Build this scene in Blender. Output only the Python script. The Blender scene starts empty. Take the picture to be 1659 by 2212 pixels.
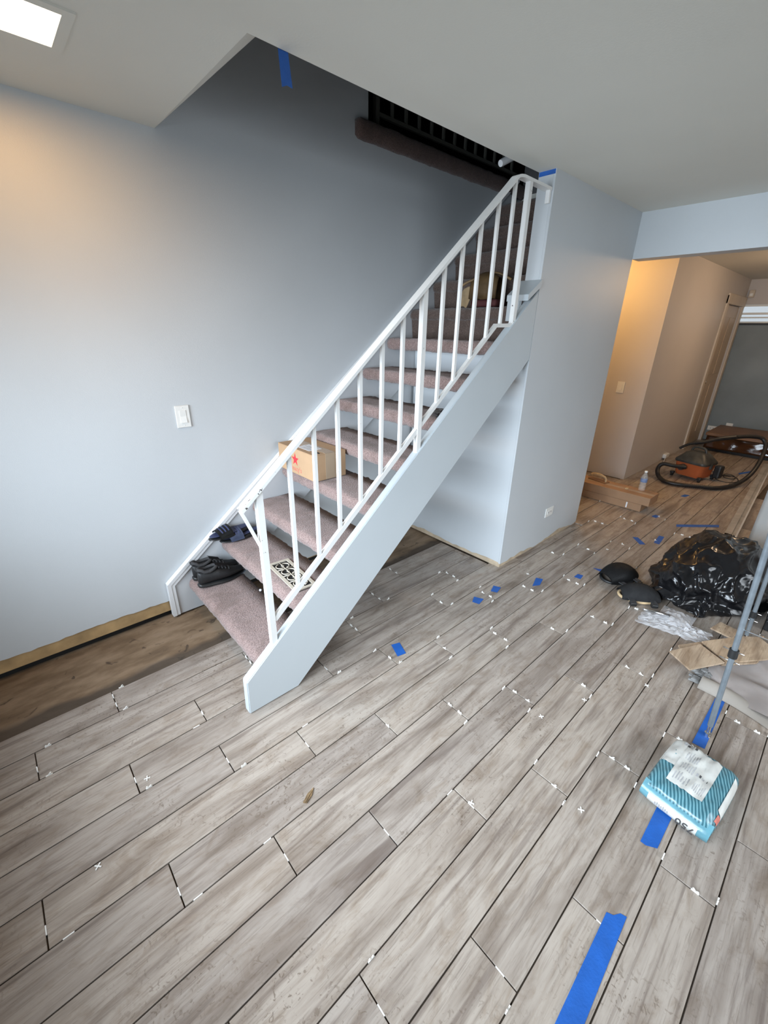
import bpy, bmesh, math, random
from mathutils import Vector, Matrix, noise
random.seed(7)
scene = bpy.context.scene
COL = scene.collection

# ------------------------------------------------------------------ camera
FPX = 911.98
CX, CY = 829.5, 1106.0
R0 = Vector((0.74193244, -0.67025449, 0.0171808))
R1 = Vector((-0.25332755, -0.30395997, -0.91838635))
R2 = Vector((0.62077485, 0.67702826, -0.39531168))
CAM = Vector((0.0, -2.0149, 1.6378))
cd = bpy.data.cameras.new('camera')
cam = bpy.data.objects.new('camera', cd)
COL.objects.link(cam)
cd.sensor_fit = 'HORIZONTAL'
cd.sensor_width = 36.0
cd.lens = 36.0 * FPX / 1659.0
cd.clip_start = 0.02
cam.matrix_world = Matrix(((R0.x, -R1.x, -R2.x, CAM.x), (R0.y, -R1.y, -R2.y, CAM.y), (R0.z, -R1.z, -R2.z, CAM.z), (0, 0, 0, 1)))
scene.camera = cam

# ------------------------------------------------------------------ view / world / daylight
vs = scene.view_settings
vs.view_transform = 'Standard'
vs.look = 'None'
vs.gamma = 1.0
vs.use_curve_mapping = False
vs.exposure = 0.0
w = bpy.data.worlds.new('world')
scene.world = w
w.use_nodes = True
bg = w.node_tree.nodes['Background']
bg.inputs[0].default_value = (0.80, 0.90, 1.0, 1)
bg.inputs[1].default_value = 0.8


def area_light(name, loc, rot, sx, sy, power, color, spread=180):
    ld = bpy.data.lights.new(name, 'AREA')
    ld.shape = 'RECTANGLE'
    ld.size = sx
    ld.size_y = sy
    ld.energy = power
    ld.color = color
    ld.spread = math.radians(spread)
    o = bpy.data.objects.new(name, ld)
    COL.objects.link(o)
    o.location = loc
    o.rotation_euler = rot
    return o


# ------------------------------------------------------------------ main measures (metres)
TW = 0.15658           # course pitch of the floor tiles
W = 0.44               # stair wall face (y)
SY = -0.567            # outer face of stringer and closet side (y)
XC = 2.52              # closet front (x)
XE = 3.767             # closet end and header (x)
H = 2.44               # ceiling height
XA = 0.835             # start of the stair opening
YO = -0.465            # room side of the stair opening
XF = 9.0               # far wall of the back room
XW = -0.80             # west wall
YS = -5.0              # south wall


# daylight entering through the room's wide window (west) and an added unseen fill window (south)
area_light('daylight_west', (XW - 0.10, -1.05, 1.40), (0, math.radians(-70), 0), 1.10, 2.3, 78, (0.77, 0.885, 1.0), 98)
area_light('fill_south', (1.9, -5.10, 1.45), (math.radians(62), 0, 0), 2.2, 1.4, 40, (0.86, 0.93, 1.0), 96)



def ray(px, py):
    a = (px - CX) / FPX
    b = (py - CY) / FPX
    return R0 * a + R1 * b + R2


def on(px, py, ax, v):
    d = ray(px, py)
    t = (v - CAM[ax]) / d[ax]
    return CAM + d * t


def fl(px, py, z=0.0):
    return on(px, py, 2, z)


def ony(px, py, y):
    return on(px, py, 1, y)


def onx(px, py, x):
    return on(px, py, 0, x)


# ------------------------------------------------------------------ materials
def new_mat(name):
    m = bpy.data.materials.new(name)
    m.use_nodes = True
    nt = m.node_tree
    return m, nt, nt.nodes, nt.links, nt.nodes['Principled BSDF']


def N(nt, kind, **kw):
    n = nt.nodes.new(kind)
    for k, v in kw.items():
        setattr(n, k, v)
    return n


def plain(name, col, rough=0.5, metal=0.0, var=0.06, scale=6.0, bump=0.0, bscale=80.0, spec=0.5):
    m, nt, nodes, links, b = new_mat(name)
    tc = N(nt, 'ShaderNodeTexCoord')
    nz = N(nt, 'ShaderNodeTexNoise')
    nz.inputs['Scale'].default_value = scale
    nz.inputs['Detail'].default_value = 5
    links.new(tc.outputs['Object'], nz.inputs['Vector'])
    rp = N(nt, 'ShaderNodeValToRGB')
    rp.color_ramp.elements[0].position = 0.3
    rp.color_ramp.elements[1].position = 0.7
    rp.color_ramp.elements[0].color = tuple(max(0, c * (1 - var)) for c in col) + (1,)
    rp.color_ramp.elements[1].color = tuple(min(1, c * (1 + var)) for c in col) + (1,)
    links.new(nz.outputs['Fac'], rp.inputs['Fac'])
    links.new(rp.outputs['Color'], b.inputs['Base Color'])
    b.inputs['Roughness'].default_value = rough
    b.inputs['Metallic'].default_value = metal
    b.inputs['Specular IOR Level'].default_value = spec
    if bump > 0:
        n2 = N(nt, 'ShaderNodeTexNoise')
        n2.inputs['Scale'].default_value = bscale
        n2.inputs['Detail'].default_value = 4
        links.new(tc.outputs['Object'], n2.inputs['Vector'])
        bp = N(nt, 'ShaderNodeBump')
        bp.inputs['Strength'].default_value = bump
        bp.inputs['Distance'].default_value = 0.004
        links.new(n2.outputs['Fac'], bp.inputs['Height'])
        links.new(bp.outputs['Normal'], b.inputs['Normal'])
    return m


def ramp(nt, stops):
    r = N(nt, 'ShaderNodeValToRGB')
    cr = r.color_ramp
    while len(cr.elements) < len(stops):
        cr.elements.new(0.5)
    for e, (p, c) in zip(cr.elements, stops):
        e.position = p
        e.color = tuple(c) + (1,)
    return r


def mixc(nt, fac, a, b, blend='MIX'):
    m = N(nt, 'ShaderNodeMix')
    m.data_type = 'RGBA'
    m.blend_type = blend
    ln = nt.links
    if isinstance(fac, (int, float)):
        m.inputs[0].default_value = fac
    else:
        ln.new(fac, m.inputs[0])
    for i, v in ((6, a), (7, b)):
        if isinstance(v, tuple):
            m.inputs[i].default_value = v + (1,)
        else:
            ln.new(v, m.inputs[i])
    return m.outputs[2]


def mat_tile(name='wood_look_porcelain', tint=(1.0, 1.0, 1.0)):
    m, nt, nodes, links, b = new_mat(name)
    tc = N(nt, 'ShaderNodeTexCoord')
    oi = N(nt, 'ShaderNodeObjectInfo')
    geo = N(nt, 'ShaderNodeNewGeometry')
    sc = N(nt, 'ShaderNodeVectorMath', operation='SCALE')
    comb = N(nt, 'ShaderNodeCombineXYZ')
    for i, k in enumerate((37.0, 91.0, 53.0)):
        mu = N(nt, 'ShaderNodeMath', operation='MULTIPLY')
        mu.inputs[1].default_value = k
        links.new(oi.outputs['Random'], mu.inputs[0])
        links.new(mu.outputs[0], comb.inputs[i])
    add = N(nt, 'ShaderNodeVectorMath', operation='ADD')
    links.new(tc.outputs['Object'], add.inputs[0])
    links.new(comb.outputs[0], add.inputs[1])

    def stretched(sx, sy, scale, detail, dist=0.0, rough=0.55):
        mp = N(nt, 'ShaderNodeMapping')
        mp.inputs['Scale'].default_value = (sx, sy, 1)
        links.new(add.outputs[0], mp.inputs['Vector'])
        nz = N(nt, 'ShaderNodeTexNoise')
        nz.inputs['Scale'].default_value = scale
        nz.inputs['Detail'].default_value = detail
        nz.inputs['Distortion'].default_value = dist
        nz.inputs['Roughness'].default_value = rough
        links.new(mp.outputs[0], nz.inputs['Vector'])
        return nz.outputs['Fac']
    broad = stretched(1.1, 9.0, 1.6, 3, 0.6)
    fine = stretched(1.6, 40.0, 2.2, 6, 0.7, 0.6)
    streak = stretched(0.9, 16.0, 1.5, 5, 1.2)
    hair = stretched(5.0, 105.0, 2.0, 4, 0.5, 0.6)
    cloud = stretched(2.6, 7.0, 2.4, 5, 1.0, 0.65)
    c1 = ramp(nt, [(0.26, (0.185, 0.15, 0.122)), (0.42, (0.285, 0.243, 0.208)), (0.58, (0.375, 0.33, 0.288)), (0.78, (0.325, 0.277, 0.235))])
    links.new(broad, c1.inputs['Fac'])
    f1 = ramp(nt, [(0.30, (0.66, 0.63, 0.61)), (0.48, (1, 1, 1)), (0.8, (1.0, 1.0, 1.0))])
    links.new(fine, f1.inputs['Fac'])
    col = mixc(nt, 0.45, c1.outputs[0], f1.outputs[0], 'MULTIPLY')
    h1 = ramp(nt, [(0.33, (0.60, 0.57, 0.55)), (0.47, (1, 1, 1)), (0.62, (1, 1, 1)), (0.75, (1.12, 1.12, 1.12))])
    links.new(hair, h1.inputs['Fac'])
    col = mixc(nt, 0.55, col, h1.outputs[0], 'MULTIPLY')
    k1 = ramp(nt, [(0.32, (0.72, 0.66, 0.60)), (0.50, (1, 1, 1)), (0.70, (1.10, 1.11, 1.12))])
    links.new(cloud, k1.inputs['Fac'])
    col = mixc(nt, 0.8, col, k1.outputs[0], 'MULTIPLY')
    s1 = ramp(nt, [(0.54, (0, 0, 0)), (0.68, (1, 1, 1))])
    links.new(streak, s1.inputs['Fac'])
    sm = N(nt, 'ShaderNodeMath', operation='MULTIPLY')
    sm.inputs[1].default_value = 0.62
    links.new(s1.outputs[0], sm.inputs[0])
    col = mixc(nt, sm.outputs[0], col, (0.125, 0.095, 0.08))
    # per tile tone
    tr = ramp(nt, [(0.0, (0.92, 0.91, 0.91)), (0.5, (1.0, 0.985, 0.97)), (1.0, (1.05, 1.03, 1.0))])
    links.new(oi.outputs['Random'], tr.inputs['Fac'])
    col = mixc(nt, 1.0, col, tr.outputs[0], 'MULTIPLY')
    if tint != (1.0, 1.0, 1.0):
        col = mixc(nt, 1.0, col, tint, 'MULTIPLY')
    # dirt in world position
    d1 = N(nt, 'ShaderNodeTexNoise')
    d1.inputs['Scale'].default_value = 58
    d1.inputs['Detail'].default_value = 6
    d1.inputs['Distortion'].default_value = 1.4
    links.new(geo.outputs['Position'], d1.inputs['Vector'])
    d2 = N(nt, 'ShaderNodeTexNoise')
    d2.inputs['Scale'].default_value = 2.6
    d2.inputs['Detail'].default_value = 3
    links.new(geo.outputs['Position'], d2.inputs['Vector'])
    dr = ramp(nt, [(0.59, (0, 0, 0)), (0.66, (1, 1, 1))])
    links.new(d1.outputs['Fac'], dr.inputs['Fac'])
    dr2 = ramp(nt, [(0.42, (0, 0, 0)), (0.66, (1, 1, 1))])
    links.new(d2.outputs['Fac'], dr2.inputs['Fac'])
    dm = N(nt, 'ShaderNodeMath', operation='MULTIPLY')
    links.new(dr.outputs[0], dm.inputs[0])
    links.new(dr2.outputs[0], dm.inputs[1])
    dm2 = N(nt, 'ShaderNodeMath', operation='MULTIPLY')
    dm2.inputs[1].default_value = 0.7
    links.new(dm.outputs[0], dm2.inputs[0])
    col = mixc(nt, dm2.outputs[0], col, (0.115, 0.082, 0.058))
    links.new(col, b.inputs['Base Color'])
    rr = N(nt, 'ShaderNodeMapRange')
    rr.inputs['To Min'].default_value = 0.34
    rr.inputs['To Max'].default_value = 0.56
    links.new(broad, rr.inputs['Value'])
    links.new(rr.outputs[0], b.inputs['Roughness'])
    b.inputs['Specular IOR Level'].default_value = 0.45
    bp = N(nt, 'ShaderNodeBump')
    bp.inputs['Strength'].default_value = 0.22
    bp.inputs['Distance'].default_value = 0.002
    links.new(fine, bp.inputs['Height'])
    links.new(bp.outputs['Normal'], b.inputs['Normal'])
    return m


def mat_carpet(name, c_hi, c_lo, stain):
    m, nt, nodes, links, b = new_mat(name)
    geo = N(nt, 'ShaderNodeNewGeometry')
    n1 = N(nt, 'ShaderNodeTexNoise')
    n1.inputs['Scale'].default_value = 170
    n1.inputs['Detail'].default_value = 3
    links.new(geo.outputs['Position'], n1.inputs['Vector'])
    r1 = ramp(nt, [(0.33, c_lo), (0.66, c_hi)])
    links.new(n1.outputs['Fac'], r1.inputs['Fac'])
    n2 = N(nt, 'ShaderNodeTexNoise')
    n2.inputs['Scale'].default_value = 7
    n2.inputs['Detail'].default_value = 5
    n2.inputs['Distortion'].default_value = 0.8
    links.new(geo.outputs['Position'], n2.inputs['Vector'])
    r2 = ramp(nt, [(0.50, (0, 0, 0)), (0.72, (1, 1, 1))])
    links.new(n2.outputs['Fac'], r2.inputs['Fac'])
    mm = N(nt, 'ShaderNodeMath', operation='MULTIPLY')
    mm.inputs[1].default_value = 0.6
    links.new(r2.outputs[0], mm.inputs[0])
    col = mixc(nt, mm.outputs[0], r1.outputs[0], stain)
    links.new(col, b.inputs['Base Color'])
    b.inputs['Roughness'].default_value = 1.0
    b.inputs['Specular IOR Level'].default_value = 0.1
    b.inputs['Sheen Weight'].default_value = 0.25
    bp = N(nt, 'ShaderNodeBump')
    bp.inputs['Strength'].default_value = 0.9
    bp.inputs['Distance'].default_value = 0.006
    links.new(n1.outputs['Fac'], bp.inputs['Height'])
    links.new(bp.outputs['Normal'], b.inputs['Normal'])
    return m


def mat_concrete():
    m, nt, nodes, links, b = new_mat('stained_concrete')
    geo = N(nt, 'ShaderNodeNewGeometry')
    mp = N(nt, 'ShaderNodeMapping')
    mp.inputs['Scale'].default_value = (1.6, 4.5, 1)
    links.new(geo.outputs['Position'], mp.inputs['Vector'])
    n1 = N(nt, 'ShaderNodeTexNoise')
    n1.inputs['Scale'].default_value = 2.2
    n1.inputs['Detail'].default_value = 8
    n1.inputs['Roughness'].default_value = 0.6
    links.new(mp.outputs[0], n1.inputs['Vector'])
    r1 = ramp(nt, [(0.25, (0.085, 0.055, 0.032)), (0.45, (0.17, 0.112, 0.065)), (0.6, (0.25, 0.175, 0.112)), (0.8, (0.215, 0.158, 0.112))])
    links.new(n1.outputs['Fac'], r1.inputs['Fac'])
    n2 = N(nt, 'ShaderNodeTexNoise')
    n2.inputs['Scale'].default_value = 13
    n2.inputs['Detail'].default_value = 5
    n2.inputs['Distortion'].default_value = 1.0
    links.new(geo.outputs['Position'], n2.inputs['Vector'])
    r2 = ramp(nt, [(0.63, (0, 0, 0)), (0.69, (1, 1, 1))])
    links.new(n2.outputs['Fac'], r2.inputs['Fac'])
    mm = N(nt, 'ShaderNodeMath', operation='MULTIPLY')
    mm.inputs[1].default_value = 0.75
    links.new(r2.outputs[0], mm.inputs[0])
    col = mixc(nt, mm.outputs[0], r1.outputs[0], (0.035, 0.022, 0.014))
    # damp mortar line left along the last course of tiles
    sx = N(nt, 'ShaderNodeSeparateXYZ')
    links.new(geo.outputs['Position'], sx.inputs[0])
    n3 = N(nt, 'ShaderNodeTexNoise')
    n3.inputs['Scale'].default_value = 5
    links.new(geo.outputs['Position'], n3.inputs['Vector'])
    ad = N(nt, 'ShaderNodeMath', operation='MULTIPLY_ADD')
    ad.inputs[1].default_value = -0.12
    links.new(n3.outputs['Fac'], ad.inputs[0])
    links.new(sx.outputs[1], ad.inputs[2])
    r3 = ramp(nt, [(0.0, (1, 1, 1)), (0.035, (0, 0, 0))])
    links.new(ad.outputs[0], r3.inputs['Fac'])
    mm2 = N(nt, 'ShaderNodeMath', operation='MULTIPLY')
    mm2.inputs[1].default_value = 0.8
    links.new(r3.outputs[0], mm2.inputs[0])
    col = mixc(nt, mm2.outputs[0], col, (0.045, 0.034, 0.025))
    links.new(col, b.inputs['Base Color'])
    b.inputs['Roughness'].default_value = 0.85
    bp = N(nt, 'ShaderNodeBump')
    bp.inputs['Strength'].default_value = 0.5
    bp.inputs['Distance'].default_value = 0.004
    links.new(n1.outputs['Fac'], bp.inputs['Height'])
    links.new(bp.outputs['Normal'], b.inputs['Normal'])
    return m


def mat_chipped(name, col, chipcol, thr=0.70, scale=38, wear=False):
    m, nt, nodes, links, b = new_mat(name)
    geo = N(nt, 'ShaderNodeNewGeometry')
    n1 = N(nt, 'ShaderNodeTexNoise')
    n1.inputs['Scale'].default_value = scale
    n1.inputs['Detail'].default_value = 4
    links.new(geo.outputs['Position'], n1.inputs['Vector'])
    r = ramp(nt, [(thr, (0, 0, 0)), (thr + 0.01, (1, 1, 1))])
    links.new(n1.outputs['Fac'], r.inputs['Fac'])
    c = mixc(nt, r.outputs[0], col, chipcol)
    if wear:
        sx = N(nt, 'ShaderNodeSeparateXYZ')
        links.new(geo.outputs['Position'], sx.inputs[0])
        mr = N(nt, 'ShaderNodeMapRange')
        mr.inputs['From Min'].default_value = 0.62
        mr.inputs['From Max'].default_value = 0.92
        mr.inputs['To Min'].default_value = 0.60
        mr.inputs['To Max'].default_value = 0.80
        links.new(sx.outputs[0], mr.inputs['Value'])
        gt = N(nt, 'ShaderNodeMath', operation='GREATER_THAN')
        n3 = N(nt, 'ShaderNodeTexNoise')
        n3.inputs['Scale'].default_value = 75
        n3.inputs['Detail'].default_value = 5
        links.new(geo.outputs['Position'], n3.inputs['Vector'])
        links.new(n3.outputs['Fac'], gt.inputs[0])
        links.new(mr.outputs[0], gt.inputs[1])
        c = mixc(nt, gt.outputs[0], c, chipcol)
    links.new(c, b.inputs['Base Color'])
    b.inputs['Roughness'].default_value = 0.35
    return m


def mat_emit(name, col, strength):
    m, nt, nodes, links, b = new_mat(name)
    b.inputs['Base Color'].default_value = (0.9, 0.9, 0.9, 1)
    b.inputs['Emission Color'].default_value = tuple(col) + (1,)
    b.inputs['Emission Strength'].default_value = strength
    return m


def mat_clear(name, col, rough, trans_mix, bump=0.0, bscale=30):
    """thin plastic film: transparent mixed with a glossy/diffuse film"""
    m, nt, nodes, links, b = new_mat(name)
    out = nodes['Material Output']
    b.inputs['Base Color'].default_value = tuple(col) + (1,)
    b.inputs['Roughness'].default_value = rough
    tr = N(nt, 'ShaderNodeBsdfTransparent')
    mx = N(nt, 'ShaderNodeMixShader')
    mx.inputs[0].default_value = trans_mix
    links.new(b.outputs[0], mx.inputs[1])
    links.new(tr.outputs[0], mx.inputs[2])
    links.new(mx.outputs[0], out.inputs['Surface'])
    if bump:
        tc = N(nt, 'ShaderNodeTexCoord')
        n2 = N(nt, 'ShaderNodeTexNoise')
        n2.inputs['Scale'].default_value = bscale
        links.new(tc.outputs['Object'], n2.inputs['Vector'])
        bp = N(nt, 'ShaderNodeBump')
        bp.inputs['Strength'].default_value = bump
        bp.inputs['Distance'].default_value = 0.01
        links.new(n2.outputs['Fac'], bp.inputs['Height'])
        links.new(bp.outputs['Normal'], b.inputs['Normal'])
    return m


def mat_stripes(name, a, c, freq, ang):
    m, nt, nodes, links, b = new_mat(name)
    tc = N(nt, 'ShaderNodeTexCoord')
    mp = N(nt, 'ShaderNodeMapping')
    mp.inputs['Rotation'].default_value = (0, 0, ang)
    links.new(tc.outputs['Object'], mp.inputs['Vector'])
    wv = N(nt, 'ShaderNodeTexWave')
    wv.inputs['Scale'].default_value = freq
    wv.inputs['Distortion'].default_value = 1.6
    wv.inputs['Detail'].default_value = 1
    wv.inputs['Detail Scale'].default_value = 0.6
    links.new(mp.outputs[0], wv.inputs['Vector'])
    r = ramp(nt, [(0.45, a), (0.6, c)])
    links.new(wv.outputs['Fac'], r.inputs['Fac'])
    links.new(r.outputs[0], b.inputs['Base Color'])
    b.inputs['Roughness'].default_value = 0.28
    return m


M = {}
M['tile'] = mat_tile()
M['concrete'] = mat_concrete()
M['wall'] = plain('blue_grey_wall_paint', (0.535, 0.565, 0.585), 0.42, var=0.02, scale=2.0, bump=0.10, bscale=220)
M['wall_hall'] = plain('hall_wall_paint', (0.56, 0.53, 0.51), 0.5, var=0.02, scale=2.0, bump=0.10, bscale=220)
M['wall_far'] = plain('dark_grey_wall_paint', (0.20, 0.235, 0.245), 0.45, var=0.16, scale=1.6, bump=0.1, bscale=120)
M['wall_plain'] = plain('unseen_wall_grey', (0.36, 0.36, 0.35), 0.6, var=0.02)  # greyed on the unseen walls to cut bounced light
M['upper'] = plain('upstairs_shade_tone', (0.10, 0.10, 0.10), 0.7, var=0.03)  # near-black tone stands in for the unlit upstairs
M['ceiling'] = plain('ceiling_paint', (0.71, 0.705, 0.645), 0.75, var=0.015, scale=3.0, bump=0.08, bscale=160)
M['plate'] = plain('bare_wood_plate', (0.40, 0.265, 0.125), 0.8, var=0.3, scale=9, bump=0.4, bscale=40)
M['paper'] = plain('torn_drywall_paper', (0.50, 0.40, 0.285), 0.9, var=0.22, scale=14, bump=0.4, bscale=60)
M['stringer'] = plain('grey_stringer_paint', (0.50, 0.545, 0.57), 0.38, var=0.02, scale=3)
M['white_trim'] = mat_chipped('white_trim_paint', (0.72, 0.73, 0.74), (0.42, 0.41, 0.38), 0.74, 30)
M['skirt'] = plain('skirt_board_paint', (0.56, 0.58, 0.60), 0.42, var=0.03, scale=4)
M['rail'] = mat_chipped('chipped_white_enamel', (0.75, 0.755, 0.74), (0.06, 0.05, 0.045), 0.735, 60)
M['rail_worn'] = mat_chipped('worn_white_enamel', (0.75, 0.755, 0.74), (0.06, 0.05, 0.045), 0.735, 60, True)
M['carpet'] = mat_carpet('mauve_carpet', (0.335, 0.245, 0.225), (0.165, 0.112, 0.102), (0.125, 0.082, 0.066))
M['carpet_shaded'] = mat_carpet('shaded_carpet', (0.135, 0.098, 0.082), (0.070, 0.048, 0.040), (0.05, 0.034, 0.028))  # darker copy of the tread carpet; stairwell shade put into the colour
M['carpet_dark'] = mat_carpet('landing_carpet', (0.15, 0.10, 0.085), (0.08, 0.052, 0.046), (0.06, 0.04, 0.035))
M['plastic_white'] = plain('white_switch_plastic', (0.76, 0.76, 0.73), 0.3, var=0.01)
M['spacer'] = plain('white_spacer_plastic', (0.85, 0.84, 0.80), 0.4, var=0.03)
M['tape'] = plain('blue_masking_tape', (0.010, 0.095, 0.39), 0.55, var=0.12, scale=18, bump=0.3, bscale=120)
M['cardboard'] = plain('cardboard', (0.44, 0.285, 0.165), 0.75, var=0.06, scale=9, bump=0.1, bscale=90)
M['cardboard_dark'] = plain('brown_cardboard', (0.31, 0.185, 0.105), 0.75, var=0.10, scale=7, bump=0.1, bscale=90)
M['packing'] = plain('packing_tape', (0.42, 0.32, 0.225), 0.25, var=0.03)
M['red'] = plain('red_print', (0.60, 0.03, 0.04), 0.5, var=0.03)
M['red_pale'] = plain('faded_red_print', (0.55, 0.16, 0.12), 0.6, var=0.03)
M['paper_white'] = plain('white_paper', (0.74, 0.75, 0.78), 0.6, var=0.03)
M['ink'] = plain('dark_print', (0.06, 0.06, 0.065), 0.5, var=0.05)
M['ink_grey'] = plain('grey_print', (0.40, 0.40, 0.41), 0.5, var=0.1, scale=60)
M['black'] = plain('black_fabric', (0.012, 0.012, 0.013), 0.55, var=0.2, scale=30, bump=0.3, bscale=150)
M['black_rubber'] = plain('black_rubber', (0.016, 0.017, 0.018), 0.42, var=0.2, scale=20, bump=0.15, bscale=90)
M['black_soft'] = plain('charcoal_fabric', (0.035, 0.035, 0.037), 0.8, var=0.2, scale=30, bump=0.4, bscale=150)
M['bag'] = plain('black_bin_liner', (0.007, 0.007, 0.008), 0.2, var=0.2, scale=8, bump=0.12, bscale=7, spec=0.4)
M['navy'] = plain('navy_foam', (0.035, 0.045, 0.105), 0.6, var=0.2, scale=25)
M['slate'] = plain('blue_grey_fabric', (0.10, 0.125, 0.21), 0.7, var=0.15, scale=40)
M['insole'] = plain('pale_blue_foam', (0.36, 0.44, 0.52), 0.6, var=0.08, scale=20)
M['cream_metal'] = plain('beige_enamel', (0.47, 0.425, 0.35), 0.45, var=0.08, scale=20)
M['gap_shade'] = plain('gap_shade_black', (0.006, 0.006, 0.006), 0.8, var=0.1)  # near-black stands in for shade inside gaps and holes
M['leather'] = plain('tan_leather', (0.17, 0.105, 0.045), 0.6, var=0.35, scale=14, bump=0.4, bscale=50)
M['leather_pale'] = plain('pale_suede', (0.52, 0.38, 0.22), 0.8, var=0.2, scale=20)
M['cloth_red'] = plain('dark_red_cloth', (0.055, 0.010, 0.010), 0.8, var=0.2)
M['cloth_grey'] = plain('grey_cloth', (0.30, 0.31, 0.31), 0.9, var=0.15, scale=20, bump=0.5, bscale=40)
M['orange'] = plain('orange_plastic', (0.42, 0.105, 0.035), 0.4, var=0.08, scale=8)
M['vac_black'] = plain('dusty_black_plastic', (0.045, 0.045, 0.04), 0.45, var=0.45, scale=10)
M['hose'] = plain('black_hose_plastic', (0.012, 0.012, 0.013), 0.42, var=0.2)
M['brown_gloss'] = plain('glossy_brown_wood', (0.115, 0.048, 0.022), 0.06, var=0.25, scale=5, bump=0.15, bscale=9)
M['brown_top'] = plain('brown_wood_top', (0.20, 0.10, 0.045), 0.4, var=0.2, scale=6)
M['toe'] = plain('black_toe_kick', (0.01, 0.008, 0.007), 0.6)
M['casing'] = plain('taped_door_casing', (0.62, 0.55, 0.46), 0.6, var=0.06, scale=5)
M['door'] = plain('cream_door_paint', (0.55, 0.45, 0.34), 0.5, var=0.03)
M['blind'] = plain('white_blind', (0.86, 0.88, 0.86), 0.5, var=0.02)
M['frame_black'] = plain('black_window_sill', (0.01, 0.01, 0.01), 0.5)
M['track'] = plain('grey_metal_track', (0.36, 0.35, 0.335), 0.5, metal=0.0, var=0.2, scale=9)
M['steel'] = plain('polished_steel', (0.78, 0.79, 0.80), 0.16, metal=1.0, var=0.04)
M['pole'] = plain('dull_galvanised_tube', (0.185, 0.215, 0.24), 0.35, metal=0.3, var=0.15, scale=25)
M['dropcloth'] = plain('paint_drop_cloth', (0.62, 0.565, 0.54), 0.85, var=0.12, scale=5, bump=0.3, bscale=12)
M['paper_sheet'] = plain('cream_kraft_paper', (0.62, 0.575, 0.52), 0.7, var=0.06, scale=5)
M['film'] = mat_clear('crumpled_plastic_film', (0.72, 0.72, 0.74), 0.22, 0.52, 0.6, 40)
M['sheet'] = mat_clear('hazy_plastic_sheet', (0.66, 0.70, 0.71), 0.45, 0.25, 0.4, 6)
M['pane'] = mat_clear('window_glass', (0.8, 0.85, 0.85), 0.05, 0.88)
M['bottle'] = mat_clear('clear_bottle_plastic', (0.75, 0.76, 0.74), 0.12, 0.80, 0.3, 60)
M['label_blue'] = plain('blue_bottle_label', (0.16, 0.22, 0.38), 0.5, var=0.2, scale=60)
M['teal'] = mat_stripes('teal_striped_film', (0.035, 0.125, 0.16), (0.145, 0.31, 0.36), 30.0, 1.15)
M['teal_plain'] = plain('teal_film', (0.115, 0.285, 0.345), 0.22, var=0.15, scale=20, bump=0.3, bscale=25)
M['pkg_white'] = plain('grubby_white_film', (0.60, 0.60, 0.565), 0.32, var=0.10, scale=14, bump=0.35, bscale=22)
M['offcut'] = mat_tile('beige_tile_offcut', (1.40, 1.24, 1.02))
M['rubble'] = plain('grey_mortar', (0.22, 0.22, 0.215), 0.9, var=0.4, scale=30, bump=0.8, bscale=60)
M['wood_chip'] = plain('splintered_wood', (0.20, 0.13, 0.065), 0.85, var=0.5, scale=60)
M['lamp'] = mat_emit('lamp_diffuser', (1.0, 0.80, 0.52), 9.0)

# ------------------------------------------------------------------ mesh helpers


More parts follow.
